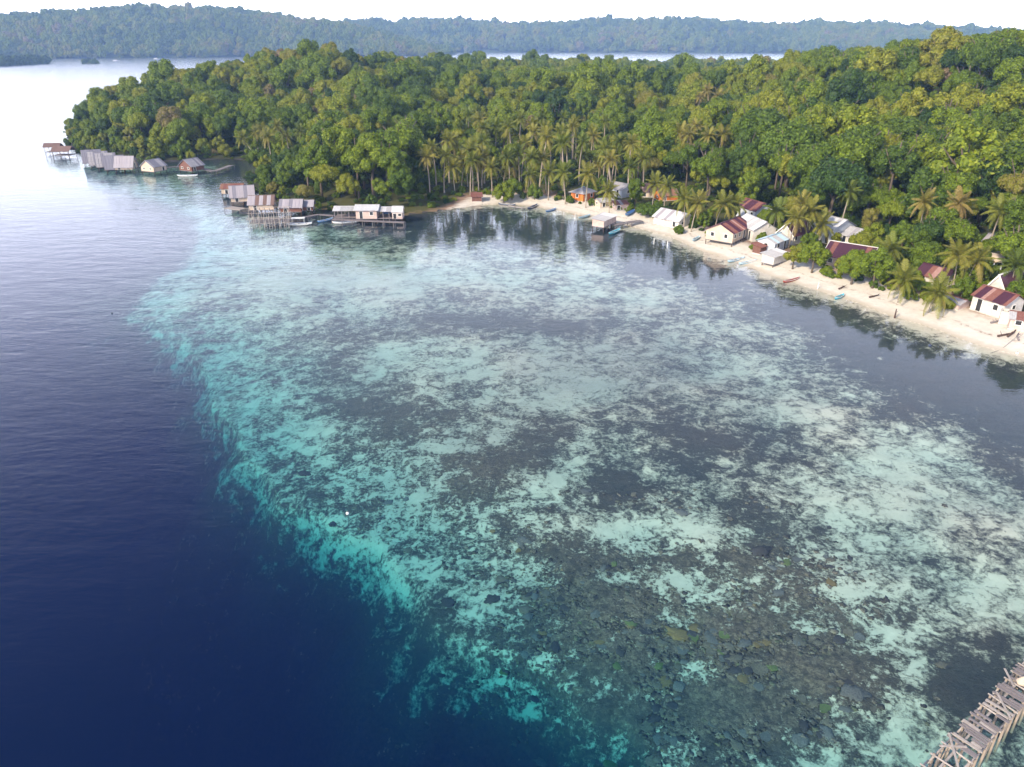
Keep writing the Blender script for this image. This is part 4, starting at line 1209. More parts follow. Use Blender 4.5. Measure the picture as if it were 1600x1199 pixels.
def boat(label, px, py, yaw, L, B, mat, outrigger=False, canopy=False, name='wooden_boat', ashore=False, inner='wood_tan', cat='boat', tarp=False):
    c = hit(px, py) if ashore else sea(px, py, 0)
    D = .34 + L * .025
    t = thing(name, label, cat, (c[0], c[1], c[2] + (.0 if ashore else -.12)), math.radians(yaw), 'boats moored along the shore')
    hull(L, B, D).obj('hull', mat, t, True)
    for k in (-.28, 0, .28):
        w = B * .44 * (1 - abs(2 * k) ** 2.4) ** .75
        MB().box((k * L, 0, D * .82), (.2, 2 * w, .04)).obj('thwart', inner, t)
    for s in (-1, 1):
        pts = []
        for i in range(9):
            q = i / 8 * 1.9 - .95
            pts.append((q * L / 2, s * B / 2 * max(.03, (1 - abs(q) ** 2.4) ** .75), D + D * .55 * abs(q) ** 3 + .02))
        MB().tube(pts, [.03] * 9, 4).obj('gunwale', 'trim' if mat != 'b_white' else 'b_blue', t)
    if outrigger:
        for s in (-1, 1):
            MB().tube([(-L * .36, s * 1.5, .1), (0, s * 1.55, .06), (L * .4, s * 1.5, .16)], [.05, .06, .035], 6).obj('float', 'wood_new', t)
        for k in (-.22, .2):
            MB().tube([(k * L, -1.5, .12), (k * L, -.5, D + .15), (k * L, .5, D + .15), (k * L, 1.5, .12)], [.035] * 4, 5).obj('boom', 'wood_new', t)
    if canopy:
        cb = MB().box((0, 0, D + 1.35), (L * .5, B * .95, .07)).obj('canopy', 'b_white', t)
        for kx in (-.22, .22):
            for s in (-1, 1):
                MB().bar((kx * L, s * B * .4, D * .8), (kx * L, s * B * .42, D + 1.32), .03, 5).obj('canopy_post', 'trim', t)
    if tarp:
        m = MB(); r = []
        for i in range(7):
            q = (i / 6 * 2 - 1) * .8
            w = B / 2 * (1 - abs(q) ** 2.4) ** .75 + .04
            r += [(q * L / 2, -w, D + .04 + D * .5 * abs(q) ** 3), (q * L / 2, 0, D + .42), (q * L / 2, w, D + .04 + D * .5 * abs(q) ** 3)]
        fs = []
        for i in range(6):
            for j in range(2):
                fs.append((3 * i + j, 3 * (i + 1) + j, 3 * (i + 1) + j + 1, 3 * i + j + 1))
        m.add(r, fs).obj('tarpaulin', 'tarp', t)
    return t
boat('white longboat moored in front of the red-walled bungalow', 293, 276, 6, 6.5, 1.5, 'b_white')
boat('white motorboat with flat canopy by the bare timber frame', 467, 352, 8, 6.2, 1.6, 'b_white', canopy=True)
boat('navy blue boat tied below the long stilt house walkway', 509, 346, 52, 5.0, 1.3, 'b_blue')
boat('long slender white boat in front of the long stilt house', 541, 349, 18, 6.6, 1.2, 'b_white')
boat('dark navy canoe drawn up by the wooded point', 792, 321, -20, 5.0, .9, 'b_navy', outrigger=True)
boat('dark raft-like outrigger boat beside the plank gangway', 832, 325, 62, 6.0, 1.2, 'b_navy', outrigger=True, inner='wood_dark')
boat('small blue canoe floating off the beach, below the orange house', 861, 330, 50, 4.6, .8, 'b_blue')
boat('grey-blue canoe on the wet sand near the pink pier hut', 913, 341, 48, 5.0, .8, 'b_pale', ashore=True)
boat('blue boat under blue tarpaulin hauled up behind the pier', 984, 336, 60, 6.0, 1.3, 'b_blue', tarp=True, ashore=True)
boat('teal boat moored beside the pink pier hut', 960, 364, 55, 5.6, 1.1, 'b_teal')
boat('pale blue canoe lying on the sand by the cream stilt house', 1087, 376, 55, 4.0, .8, 'b_pale', ashore=True)
boat('pale blue outrigger boat in the shallows, nearer the cream stilt house', 1150, 408, 34, 5.2, .9, 'b_pale', outrigger=True)
boat('pale turquoise boat in the shallows, nearer the white stilt hut', 1168, 412, 30, 5.0, 1.0, 'b_pale')
boat('red-brown canoe floating below the white stilt hut', 1236, 440, 32, 4.6, .8, 'b_red')
boat('small teal canoe at the water edge below the long maroon-roofed house', 1311, 466, 42, 3.4, .8, 'b_teal')
# far boats near the islets
for px, py, lab in ((245, 93, 'tiny white boat far off by the islets'), (182, 96, 'tiny white boat far off beside the dark islet')):
    c = sea(px, py, 0)
    t = thing('far_boat', lab, 'boat', c, .4, 'far boats in the bay')
    hull(14, 4, 1.2).obj('hull', 'b_white', t)
    MB().box((-2, 0, 2.0), (6, 2.6, 1.6)).obj('cabin', 'b_white', t)

# ------------------------------------------------------------------ broken jetty in the near corner
JZ = 1.7
ja, jb = sea(1456, 1183, JZ), sea(1567, 1068, JZ)
jr = sea(1578, 1121, JZ)
ju = (jb - ja)[:2] / np.linalg.norm((jb - ja)[:2])
jn = np.array([ju[1], -ju[0]])
jw = abs(float(np.dot((jr - ja)[:2], jn)))
jyaw = math.atan2(ju[1], ju[0])
j0 = ja[:2] + jn * jw / 2
jet = thing('broken_jetty', 'broken wooden jetty with missing planks over the reef', 'jetty', (j0[0], j0[1], 0), jyaw)
print('jetty width', jw, 'len', np.linalg.norm((jb - ja)[:2]))
g = random.Random(5)
hw = jw / 2
for s in (-1, 1):
    x = -3.0
    while x < 24:
        l = g.uniform(2.4, 3.6)
        MB().bar((x - .15, s * hw + g.uniform(-.05, .05), JZ - .12), (x + l, s * hw + g.uniform(-.06, .06), JZ - .12 + g.uniform(-.05, .05)), .055, 7).obj('stringer', 'wood_new', jet, True)
        x += l
x, k = -3.0, 0
while x < 24:
    for s in (-1, 1):
        zt = JZ + g.uniform(.0, .12)
        MB().bar((x + g.uniform(-.15, .15), s * (hw + g.uniform(-.1, .12)), -3.2), (x, s * hw, zt), .085, 8, .075).obj('post', 'wood_tan', jet, True)
        if k % 2 == 0:
            MB().bar((x + .25, s * hw, -.4), (x + 1.0, s * (hw - .05), JZ - .15), .05, 6).obj('brace', 'wood_tan', jet, True)
    if k % 2 == 1: MB().bar((x + .1, 0.1, -3.2), (x, 0.05, JZ - .15), .085, 8, .075).obj('post', 'wood_tan', jet, True)
    MB().bar((x + g.uniform(-.08, .08), -hw - .18, JZ + .02), (x + g.uniform(-.12, .12), hw + .18, JZ + .02 + g.uniform(-.05, .05)), .06, 7).obj('cross_beam', 'wood_new', jet, True)
    x += g.uniform(.95, 1.25); k += 1
MB().beam((-3, .1, JZ - .05), (10, .2, JZ - .05), .12, .10).obj('stringer', 'wood_new', jet)
x = -2.6
while x < 24:
    w = g.uniform(.13, .22)
    dens = .92 if 2.5 < x < 5.6 else (.55 if 7.5 < x < 9.0 else (.12 if x < 2.4 else .3))
    if x > 10: dens = .6
    if g.random() < dens:
        a, b = -hw - g.uniform(.02, .22), hw + g.uniform(.0, .2)
        if g.random() < .22: b = g.uniform(-.2, .5)
        elif g.random() < .12: a = g.uniform(-.5, .2)
        o = MB().box((0, (a + b) / 2, 0), (w, b - a, .045)).obj('plank', 'wood_grey' if g.random() < .8 else 'wood_new', jet)
        o.location = (x, 0, JZ + .10 + g.uniform(-.01, .03))
        o.rotation_euler = (g.uniform(-.02, .02), g.uniform(-.05, .05), g.uniform(-.05, .05))
    x += w + g.uniform(.03, .09)
for a, b in (((.2, -.7, JZ + .16), (2.3, .9, JZ + .20)), ((1.0, .8, JZ + .14), (2.2, -.2, JZ + .18)), ((6.4, -.9, JZ + .2), (8.0, .6, JZ + .16)), ((9.4, .2, JZ + .2), (10.6, 1.2, JZ + .1))):
    MB().beam(a, b, .12, .045).obj('loose_plank', 'wood_new', jet)
# a white rag or sack caught on the jetty's far end
m = MB()
c = sea(1597, 1066, JZ + .3)
v, f = [], []
for i in range(5):
    for k in range(8):
        a = k * math.pi / 4
        r = (.28, .36, .3, .2, .05)[i] * (1 + .18 * math.sin(k * 2.3 + i))
        v.append((r * math.cos(a), r * math.sin(a) * .8, i * .16))
f = [(i * 8 + k, i * 8 + (k + 1) % 8, (i + 1) * 8 + (k + 1) % 8, (i + 1) * 8 + k) for i in range(4) for k in range(8)] + [tuple(range(7, -1, -1)), tuple(range(32, 40))]
o = m.add(v, f).obj('sack', 'w_cream', None, True)
o.location = (c[0], c[1], JZ + .12)
tag(o, 'pale sack standing on the jetty at the picture edge', 'sack')

# ------------------------------------------------------------------ small things: buoys, stakes, rope, driftwood
def buoy(px, py, mat, lab, r=.22):
    c = sea(px, py, 0)
    m = MB(); rings = []
    v = []
    for i in range(7):
        t = -math.pi / 2 + math.pi * i / 6
        for k in range(10):
            v.append((r * max(.05, math.cos(t)) * math.cos(k * .6283), r * max(.05, math.cos(t)) * math.sin(k * .6283), r * math.sin(t) + r * .35))
    f = [(i * 10 + k, i * 10 + (k + 1) % 10, (i + 1) * 10 + (k + 1) % 10, (i + 1) * 10 + k) for i in range(6) for k in range(10)] + [tuple(range(9, -1, -1)), tuple(range(60, 70))]
    t = thing('buoy', lab, 'buoy', c)
    m.add(v, f).obj('float', mat, t, True)
    MB().bar((0, 0, r * 1.2), (0, 0, r * 1.7), r * .2, 6).obj('ring', 'wood_dark', t)
buoy(543, 803, 'plastic', 'small white buoy over the turquoise reef edge', .15)
buoy(175, 490, 'b_navy', 'small dark buoy alone on the deep water', .13)
buoy(1453, 541, 'b_navy', 'small dark float off the sandy beach', .22)
buoy(1589, 553, 'plastic', 'pale float at the water edge by the picture border', .2)
for k, (px, py, hgt, lab) in enumerate([(898, 343, 1.4, 'white mooring stake in the shallows below the orange house'), (1043, 386, 1.2, 'pale stake in the shallows before the cream stilt house'), (1277, 452, 1.2, 'pale stake at the water edge below the beach trees'),
                                     (1398, 497, 1.5, 'dark wooden stump at the water edge of the open beach'), (1022, 380, 1.0, 'thin stake in the shallows near the teal boat')]):
    c = sea(px, py, 0)
    t = thing('stake', lab, 'stake', c, 0, 'stakes in the shallows')
    g = random.Random(k)
    MB().bar((0, 0, -1), (g.uniform(-.1, .1), 0, hgt), .09 if k != 3 else .2, 7, .07).obj('pole', 'wood_dark' if k == 3 else 'trim', t, True)
    MB().bar((-.02, 0, hgt * .6), (.3, .05, hgt * .72), .03, 5).obj('peg', 'wood_dark', t)
c0, c1, c2 = hit(1587, 532), sea(1565, 546, .02), sea(1548, 552, .0)
tag(MB().tube([c0 + np.array([0, 0, .4]), (c0 + c1) / 2 + np.array([0, 0, .25]), c1, c2], [.03] * 4, 5).obj('mooring_rope', 'rope'), 'dark mooring rope running from driftwood into the water', 'rope')
for k, (px, py, yw, l, lab) in enumerate([(1582, 522, 40, 4.2, 'long dark driftwood log on the sand by the picture edge'), (1571, 527, 15, 3.0, 'shorter driftwood log leaning on the long dark one'), (1590, 530, 60, 2.6, 'pale driftwood pole beside the dark logs'),
                                         (1365, 466, 20, 2.0, 'brown driftwood piece under the beach trees'), (1315, 452, 35, 1.8, 'grey plank scrap on the sand'), (1556, 505, 20, 2.2, 'fallen pole on the sand before the rust-striped house')]):
    c = hit(px, py)
    t = thing('driftwood', lab, 'driftwood', c, math.radians(yw), 'driftwood on the beach')
    g = random.Random(k + 60)
    MB().tube([(-l / 2, 0, .12), (0, g.uniform(-.2, .2), .2), (l / 2, g.uniform(-.1, .3), .3)], [.16, .13, .06], 6).obj('log', 'wood_dark' if k % 3 != 2 else 'wood_grey', t, True)
    for q in range(3):
        x = g.uniform(-.4, .4) * l
        MB().bar((x, 0, .15), (x + g.uniform(-.5, .5), g.uniform(-.7, .7), g.uniform(.3, .8)), .05, 5, .02).obj('branch', 'wood_dark' if k % 3 != 2 else 'wood_grey', t)

# ------------------------------------------------------------------ palms
PALM_HEADS = []
palm_px = [  # crown pixel, height, tint, lean, where
    (747, 176, 12, .40, 0, 'grove'), (755, 188, 11, .60, 1, 'grove'), (775, 199, 10, .35, 0, 'grove'), (794, 205, 10, .5, 1, 'grove'), (731, 181, 12, .3, 0, 'grove'), (812, 186, 12, .45, 0, 'grove'),
    (827, 195, 12, .6, 1, 'grove'), (848, 186, 12, .35, 0, 'grove'), (878, 184, 12, .35, 0, 'grove'), (876, 209, 12, .5, 0, 'grove'), (888, 221, 11, .55, 1, 'grove'), (902, 192, 12, .4, 0, 'grove'),
    (926, 206, 12, .5, 0, 'grove'), (945, 190, 13, .4, 0, 'grove'), (960, 222, 11, .3, 1, 'grove'), (944, 240, 10, .45, 0, 'grove'), (906, 222, 12, .35, 1, 'grove'), (862, 226, 10, .25, 0, 'grove'),
    (668, 245, 10, .7, 0, 'point'), (680, 232, 11, .55, 1, 'point'), (693, 244, 10, .5, 0, 'point'), (701, 220, 12, .6, 0, 'point'), (738, 236, 11, .55, 0, 'point'), (755, 221, 12, .4, 0, 'point'),
    (769, 262, 8, .6, 0, 'shore'), (797, 247, 9, .35, 1, 'shore'), (824, 273, 8, .45, 1, 'shore'), (812, 238, 10, .3, 0, 'shore'), (857, 269, 8.5, .5, 0, 'shore'), (885, 268, 8.5, .4, 2, 'shore'),
    (917, 273, 8.5, .62, 0, 'shore'), (953, 299, 6, .6, 0, 'shore'), (990, 262, 9, .35, 0, 'shore'), (1007, 248, 10, .5, 0, 'shore'), (1022, 288, 7, .55, 0, 'shore'), (1040, 290, 7, .5, 1, 'shore'),
    (1085, 318, 7.5, .68, 1, 'hut'), (1072, 312, 8, .5, 0, 'hut'), (1122, 318, 6, .55, 2, 'hut'), (1150, 320, 5.5, .5, 0, 'hut'), (1213, 330, 6, .3, 0, 'hut'), (1252, 318, 8, .72, 0, 'hut'), (1265, 330, 7, .6, 0, 'hut'), (1240, 342, 6, .65, 1, 'hut'),
    (1325, 300, 9, .3, 0, 'hut'), (1446, 316, 9, .75, 0, 'lone'), (1487, 318, 9, .85, 1, 'lone'), (1391, 392, 5, .45, 0, 'beach'), (1500, 400, 6.5, .6, 0, 'beach'), (1520, 405, 6, .65, 1, 'beach'), (1410, 438, 4, .5, 0, 'beach'),
    (1458, 458, 3.5, .55, 2, 'beach'), (1590, 415, 6, .2, 0, 'beach'), (1560, 330, 9, .45, 0, 'lone'), (1283, 352, 4.5, .6, 0, 'hut'),
    (1092, 152, 14, .85, 0, 'ridge'), (1111, 142, 14, .8, 1, 'ridge'), (1120, 150, 13, .8, 0, 'ridge'), (1090, 199, 12, .75, 0, 'ridge'), (1105, 213, 11, .7, 0, 'ridge'), (1126, 210, 11, .7, 0, 'ridge'), (1058, 208, 11, .7, 1, 'ridge'),
    (1074, 210, 11, .7, 0, 'ridge'), (1022, 173, 12, .6, 0, 'ridge'), (434, 196, 11, .6, 0, 'left'), (411, 203, 11, .65, 0, 'left'), (399, 207, 11, .6, 1, 'left'), (449, 212, 10, .55, 0, 'left'), (470, 206, 10, .4, 0, 'left'), (420, 215, 10, .6, 0, 'left')]
PW = {'grove': 'in the grove', 'point': 'on the point', 'shore': 'at the beach head', 'hut': 'among houses',
      'lone': 'standing clear', 'beach': 'at the sand edge', 'ridge': 'of the hillside cluster', 'left': 'in a clump'}
gq = random.Random(77)
for q in range(34):
    px, py = gq.uniform(705, 985), gq.uniform(188, 262)
    palm_px.append((px, py, gq.uniform(10.5, 14), gq.uniform(.38, .72), gq.choice((0, 0, 1)), 'grove'))
palm_lab = {}
for k, (px, py, hgt, tn, lean, wh) in enumerate(palm_px):
    p = hit(px, py, hgt)
    inland = 5 if k < 71 else 6 + 34 * random.Random(k).random()
    while ground_parts(np.array([p[0]]), np.array([p[1]]))[1][0] < inland and hgt > 5.5:
        hgt -= .5
        p = hit(px, py, hgt)
    if ground_parts(np.array([p[0]]), np.array([p[1]]))[1][0] < 3: continue
    PALM_HEADS.append((px, py, project(p[0], p[1], p[2] + hgt)[2]))
    mark = min(HOUSE_SPOTS, key=lambda l: (l[0] - p[0]) ** 2 + (l[1] - p[1]) ** 2)[2]
    cw = 'golden' if tn > .64 else 'yellow green' if tn > .48 else 'green'
    hw_ = 'short' if hgt < 6.6 else 'tall' if hgt > 10.5 else 'slender'
    lw_ = ('', 'leaning ', 'strongly leaning ', '')[lean]
    lab = f'{hw_} {lw_}{cw} coconut palm {PW[wh]} by {mark}'
    palm_lab[lab] = palm_lab.get(lab, 0) + 1
    if palm_lab[lab] > 1: lab += ', ' + ('', '', 'second', 'third', 'fourth', 'fifth', 'sixth', 'seventh', 'eighth', 'ninth', 'tenth', 'eleventh')[min(11, palm_lab[lab])] + ' such'
    palm((p[0], p[1], p[2] - .1), hgt, lab, tn, lean, flen=3.4 if hgt < 7 else None)
p = hit(398, 252)
palm((p[0], p[1], p[2]), 7.5, 'palm leaning far out over the small cove', .55, 3, az=math.radians(165))
# banana plants: broad upright leaves
def banana_leaf():
    m = MB()
    for i in range(6):
        t = i / 5
        w = .22 * math.sin(math.pi * min(1, t * .9 + .08))
        x, z = .55 * t + .35 * t * t, 1.0 * t - .55 * t * t
        m.v += [(x, -w, z + .05), (x, 0, z), (x, w, z + .05)]
    for i in range(5):
        a = 3 * i
        m.f += [(a, a + 3, a + 4, a + 1), (a + 1, a + 4, a + 5, a + 2)]
    me = m.mesh('leaf', 'leaf')
    at = me.attributes.new('leaf_tint', 'FLOAT', 'FACE'); at.data.foreach_set('value', [.6] * len(me.polygons))
    return me
BL = banana_leaf()
for k, (px, py, s) in enumerate([(1216, 352, 3.4), (1205, 349, 2.8), (1228, 350, 3.0), (1575, 448, 3.6), (1590, 452, 3.2), (1562, 446, 2.8), (1250, 352, 2.6), (1310, 345, 2.8), (1330, 342, 2.6)]):
    c = hit(px, py)
    mark = min(HOUSE_SPOTS, key=lambda l: (l[0] - c[0]) ** 2 + (l[1] - c[1]) ** 2)[2]
    t = thing('banana_plant', ['tallest banana plant behind the small cream hut', 'banana plant at the corner of the small cream hut', 'banana plant beside the tallest one behind the cream hut', 'tallest banana plant below the gazebo', 'banana plant beside the tallest one below the gazebo',
              'smaller banana plant close to the gazebo columns', 'small banana plant under the yellow trees by the cream hut', 'banana plant at the forest edge above the pale blue house', 'smaller banana plant uphill from the low white house'][k], 'plant', c, k, 'banana plants in the village')
    g = random.Random(k + 300)
    MB().bar((0, 0, -.2), (0, 0, s * .35), .14, 7, .09).obj('stem', 'bark', t)
    for q in range(9):
        o = link('leaf', BL, t, (0, 0, s * .3), (0, g.uniform(-.5, .1), q * 2.4), s * g.uniform(.7, 1.0))
        o['tint'] = .55

# ------------------------------------------------------------------ trees and bushes of the village, one by one
vt = [  # ground pixel, crown radius, crown height, tint, crown, words
    (1268, 428, 2.9, 3.0, .62, 1, 'dense bright green tree over the white stilt hut'), (1238, 422, 2.4, 2.2, .78, 6, 'thin yellow green tree behind the white stilt hut'),
    (1330, 446, 3.0, 3.2, .60, 5, 'round bright green beach tree before the long maroon-roofed house'), (1362, 452, 3.2, 3.6, .56, 1, 'largest dense green beach tree before the long maroon-roofed house'), (1312, 436, 2.0, 1.8, .75, 6, 'pale shrubby tree at the corner of the long maroon-roofed house'),
    (1345, 404, 2.6, 2.6, .74, 0, 'yellow green tree beside the low white house'), (1362, 396, 2.8, 3.0, .68, 4, 'bright green tree behind the low white house'), (1352, 372, 1.9, 3.6, .86, 3, 'narrow golden tree above the low white house'),
    (1130, 376, 2.0, 1.2, .70, 2, 'low wide yellow green bush behind the cream stilt house'), (1112, 374, 1.6, 1.0, .64, 5, 'low green bush beside the cream stilt house gable'),
    (1240, 352, 2.4, 4.2, .80, 0, 'yellow tree behind the small cream hut'), (1225, 350, 2.0, 3.6, .84, 4, 'golden yellow tree beside the small cream hut'),
    (1010, 340, 2.6, 1.6, .36, 2, 'dark green spreading bush beside the beached tarpaulin boat'), (1028, 342, 2.2, 1.5, .34, 1, 'dark green bush between pier and white beach hut'), (992, 322, 2.2, 4.0, .50, 3, 'tall green tree behind the beached tarpaulin boat'),
    (787, 318, 3.0, 2.6, .66, 1, 'light green rounded bush overhanging the wooded point'), (800, 312, 2.4, 3.0, .56, 0, 'green bush next to the rounded bush on the wooded point'), (835, 312, 2.2, 2.0, .5, 5, 'green bush at the head of the beach'),
    (1440, 430, 2.8, 3.2, .50, 0, 'green tree behind the rusty maroon house'), (1405, 402, 3.0, 3.8, .48, 1, 'large green tree above the beach palms'), (1430, 412, 2.6, 3.4, .42, 4, 'olive green tree beside the gazebo path'),
    (1510, 458, 2.8, 2.8, .58, 5, 'leafy green tree between gazebo and rust-striped house'), (1500, 440, 2.6, 3.0, .70, 0, 'yellow green tree below the gazebo'), (1482, 430, 2.4, 3.0, .54, 2, 'spreading green tree beside the rusty maroon house'),
    (1592, 486, 2.6, 2.8, .44, 1, 'dark green tree at the picture edge beside the plain maroon house'), (1450, 474, 1.1, .8, .62, 5, 'low shrub at the foot of the beach palms'), (1478, 486, 1.0, .8, .72, 0, 'yellow green shrub beside the low rusty shack'),
    (1190, 380, 1.3, 1.0, .60, 5, 'green bush between the white-roofed and blue-roofed houses'), (1176, 392, .9, .6, .62, 0, 'small grassy bush on the sand beside the red shed'), (1255, 362, 2.2, 3.0, .5, 4, 'green tree behind the maroon gabled house'),
    (1383, 352, 3.2, 4.6, .58, 1, 'bright green tree standing clear behind the beach palms'), (1525, 352, 3.4, 5.0, .84, 6, 'pale olive feathery tree below the hillside palms'), (1440, 368, 2.6, 3.0, .66, 2, 'vivid green spreading tree below the two clear palms'),
    (1570, 372, 3.6, 5.0, .62, 0, 'vivid green tree above the grey-roofed house'), (1400, 425, 2.0, 2.0, .46, 5, 'dark green bush at the head of the open beach'), (1290, 432, 1.2, .8, .6, 0, 'low bush before the cream wall of the long house'),
    (1060, 366, 1.3, .8, .44, 1, 'low dark bush beside the white beach hut'), (940, 306, 2.0, 3.0, .52, 4, 'green tree beside the orange house'), (1420, 470, 1.3, .9, .55, 5, 'green shrub at the sand edge below the palms'), (1535, 470, 1.8, 1.6, .6, 1, 'green bush beside the rust-striped house')]
gv = random.Random(5)
for px, py, r, cz, tn, v, lab in vt + [
    (1100, 360, 1.8, 2.6, .52, 4, 'green tree behind the white beach hut palms'), (1138, 350, 2.2, 3.4, .46, 1, 'dark green tree uphill of the white-roofed house'), (1195, 356, 1.7, 2.2, .6, 0, 'green tree between the red roof and white roof'), (1222, 372, 1.5, 1.9, .58, 5, 'leafy tree behind the blue-roofed house'),
    (1262, 392, 1.7, 2.2, .5, 1, 'green tree below the maroon gabled house'), (1275, 366, 1.6, 2.4, .7, 3, 'narrow yellow green tree beside the pale blue house'), (1378, 420, 2.4, 2.6, .6, 0, 'bright tree at the end of the long maroon-roofed house'), (1395, 446, 1.8, 1.8, .62, 5, 'leafy low tree behind the open beach'),
    (1425, 455, 1.6, 1.8, .66, 0, 'yellow green tree at the gable of the rusty maroon house'), (1442, 462, 1.5, 1.3, .5, 2, 'low green bush before the rusty maroon house'), (1500, 470, 1.7, 1.9, .5, 1, 'green tree beside the rusty shack'), (1525, 440, 2.2, 2.6, .46, 4, 'dark tree before the gazebo'),
    (1545, 448, 1.7, 1.9, .58, 5, 'bush-like tree under the gazebo'), (1590, 440, 2.2, 2.6, .5, 1, 'green tree behind the plain maroon house'), (1598, 470, 2.0, 2.2, .44, 0, 'dark leafy tree cut by the picture edge'), (1538, 408, 2.0, 2.6, .55, 2, 'spreading tree below the grey-roofed house'), (1085, 352, 1.6, 1.2, .5, 5, 'green bush at the foot of two village palms'),
    (925, 322, 1.2, .8, .5, 1, 'low bush before the orange house'), (890, 318, 1.3, .9, .45, 5, 'low bush on the sand west of the orange house'), (1305, 385, 1.3, 1.4, .72, 6, 'thin yellow bush under the pale blue house'), (1250, 405, 1.6, 1.4, .66, 0, 'yellow green bush beside the blue-roofed house')]:
    c = hit(px, py)
    tree((c[0], c[1], c[2] - .1), r, cz, lab, tn, v, group='trees and bushes of the village', name='bush' if cz < 1.7 else 'broadleaf_tree', cat='bush' if cz < 1.7 else 'tree', trunk=cz >= 1.7)
for px, py, r, lab in ((1460, 190, 5.0, 'bare pinkish dry tree high on the forested slope'), (1480, 200, 4.0, 'second dry pinkish tree beside the bare one on the slope'), (1530, 255, 3.6, 'pale leafless tree in the forest above the village')):
    c = hit(px, py, 8)
    tree((c[0], c[1], c[2]), r, 8, lab, 1.0, 'dry', group='dry trees in the forest')
big_px = [(1235, 235, 7.5, 9, .50, 1), (1275, 205, 6.5, 12, .66, 5), (1180, 215, 6.0, 9, .46, 1), (1255, 270, 5.0, 6, .56, 5), (1360, 235, 6.0, 9, .60, 0), (1420, 260, 5.0, 7, .62, 1), (1590, 250, 5.0, 7, .64, 4), (1330, 265, 5, 7, .58, 5),
          (1470, 235, 5.5, 8, .72, 0), (480, 95, 7, 11, .5, 3), (590, 100, 6, 10, .3, 1), (575, 185, 5.5, 8, .74, 2)]
for k, (px, py, r, cz, tn, v) in enumerate(big_px):
    c = hit(px, py, cz)
    tree((c[0], c[1], c[2]), r, cz, ['giant billowing green tree above the village houses', 'giant yellow green tree at the centre of the hillside', 'giant dark clumped tree beside the billowing one', 'green giant above the small cream hut',
         'bright rounded giant tree above the pale blue house', 'bright tree above the two clear palms', 'vivid green tree at the picture edge on the slope', 'lush tree above the golden narrow tree', 'yellow green giant under the dry pinkish trees',
         'tallest tree breaking the skyline of the hill', 'dark domed tree on the skyline beside the tallest one', 'sunlit yellow green tree in the dark valley of the hill'][k], tn, v, group='giant trees of the hillside')
# islets off the far shore
for k, (pts, lab, hh) in enumerate([([(-160, 105), (-60, 103), (0, 103), (40, 101), (62, 100)], 'low dark mangrove spit on the far water', 5.0), ([(130, 100), (140, 99.5), (150, 100)], 'tiny dark mangrove islet far off', 3.2), ([(76, 96.5), (100, 96), (122, 96.5)], 'thin dark reef bar far off, left of the islet', .25), ([(152, 96), (175, 95.6)], 'thin dark reef bar far off beside the islet', .25)]):
    a = [sea(*p, 0) for p in pts]
    m = MB(); n = 26
    X = np.linspace(0, 1, n)
    xs = np.interp(X, np.linspace(0, 1, len(a)), [q[0] for q in a]); ys = np.interp(X, np.linspace(0, 1, len(a)), [q[1] for q in a])
    rows = []
    for j in range(7):
        t = j / 6
        for i in range(n):
            e = math.sin(math.pi * min(1, max(0, X[i]))) ** .4 if k else (1 - X[i] ** 6) ** .5
            dep = 26 if hh > 1 else 5
            rows.append((xs[i], ys[i] + (t - .4) * dep * e * 2, -1 + (hh * e + .9) * math.sin(math.pi * min(1, t * .9 + .05)) ** .6))
    m.add(rows, [(j * n + i, j * n + i + 1, (j + 1) * n + i + 1, (j + 1) * n + i) for j in range(6) for i in range(n - 1)])
    tag(m.obj('islet' if hh > 1 else 'reef_bar', 'hill'), lab, 'islet' if hh > 1 else 'reef bar', kind='structure')
    if hh > 1: ISLETS.append((xs, ys, hh))

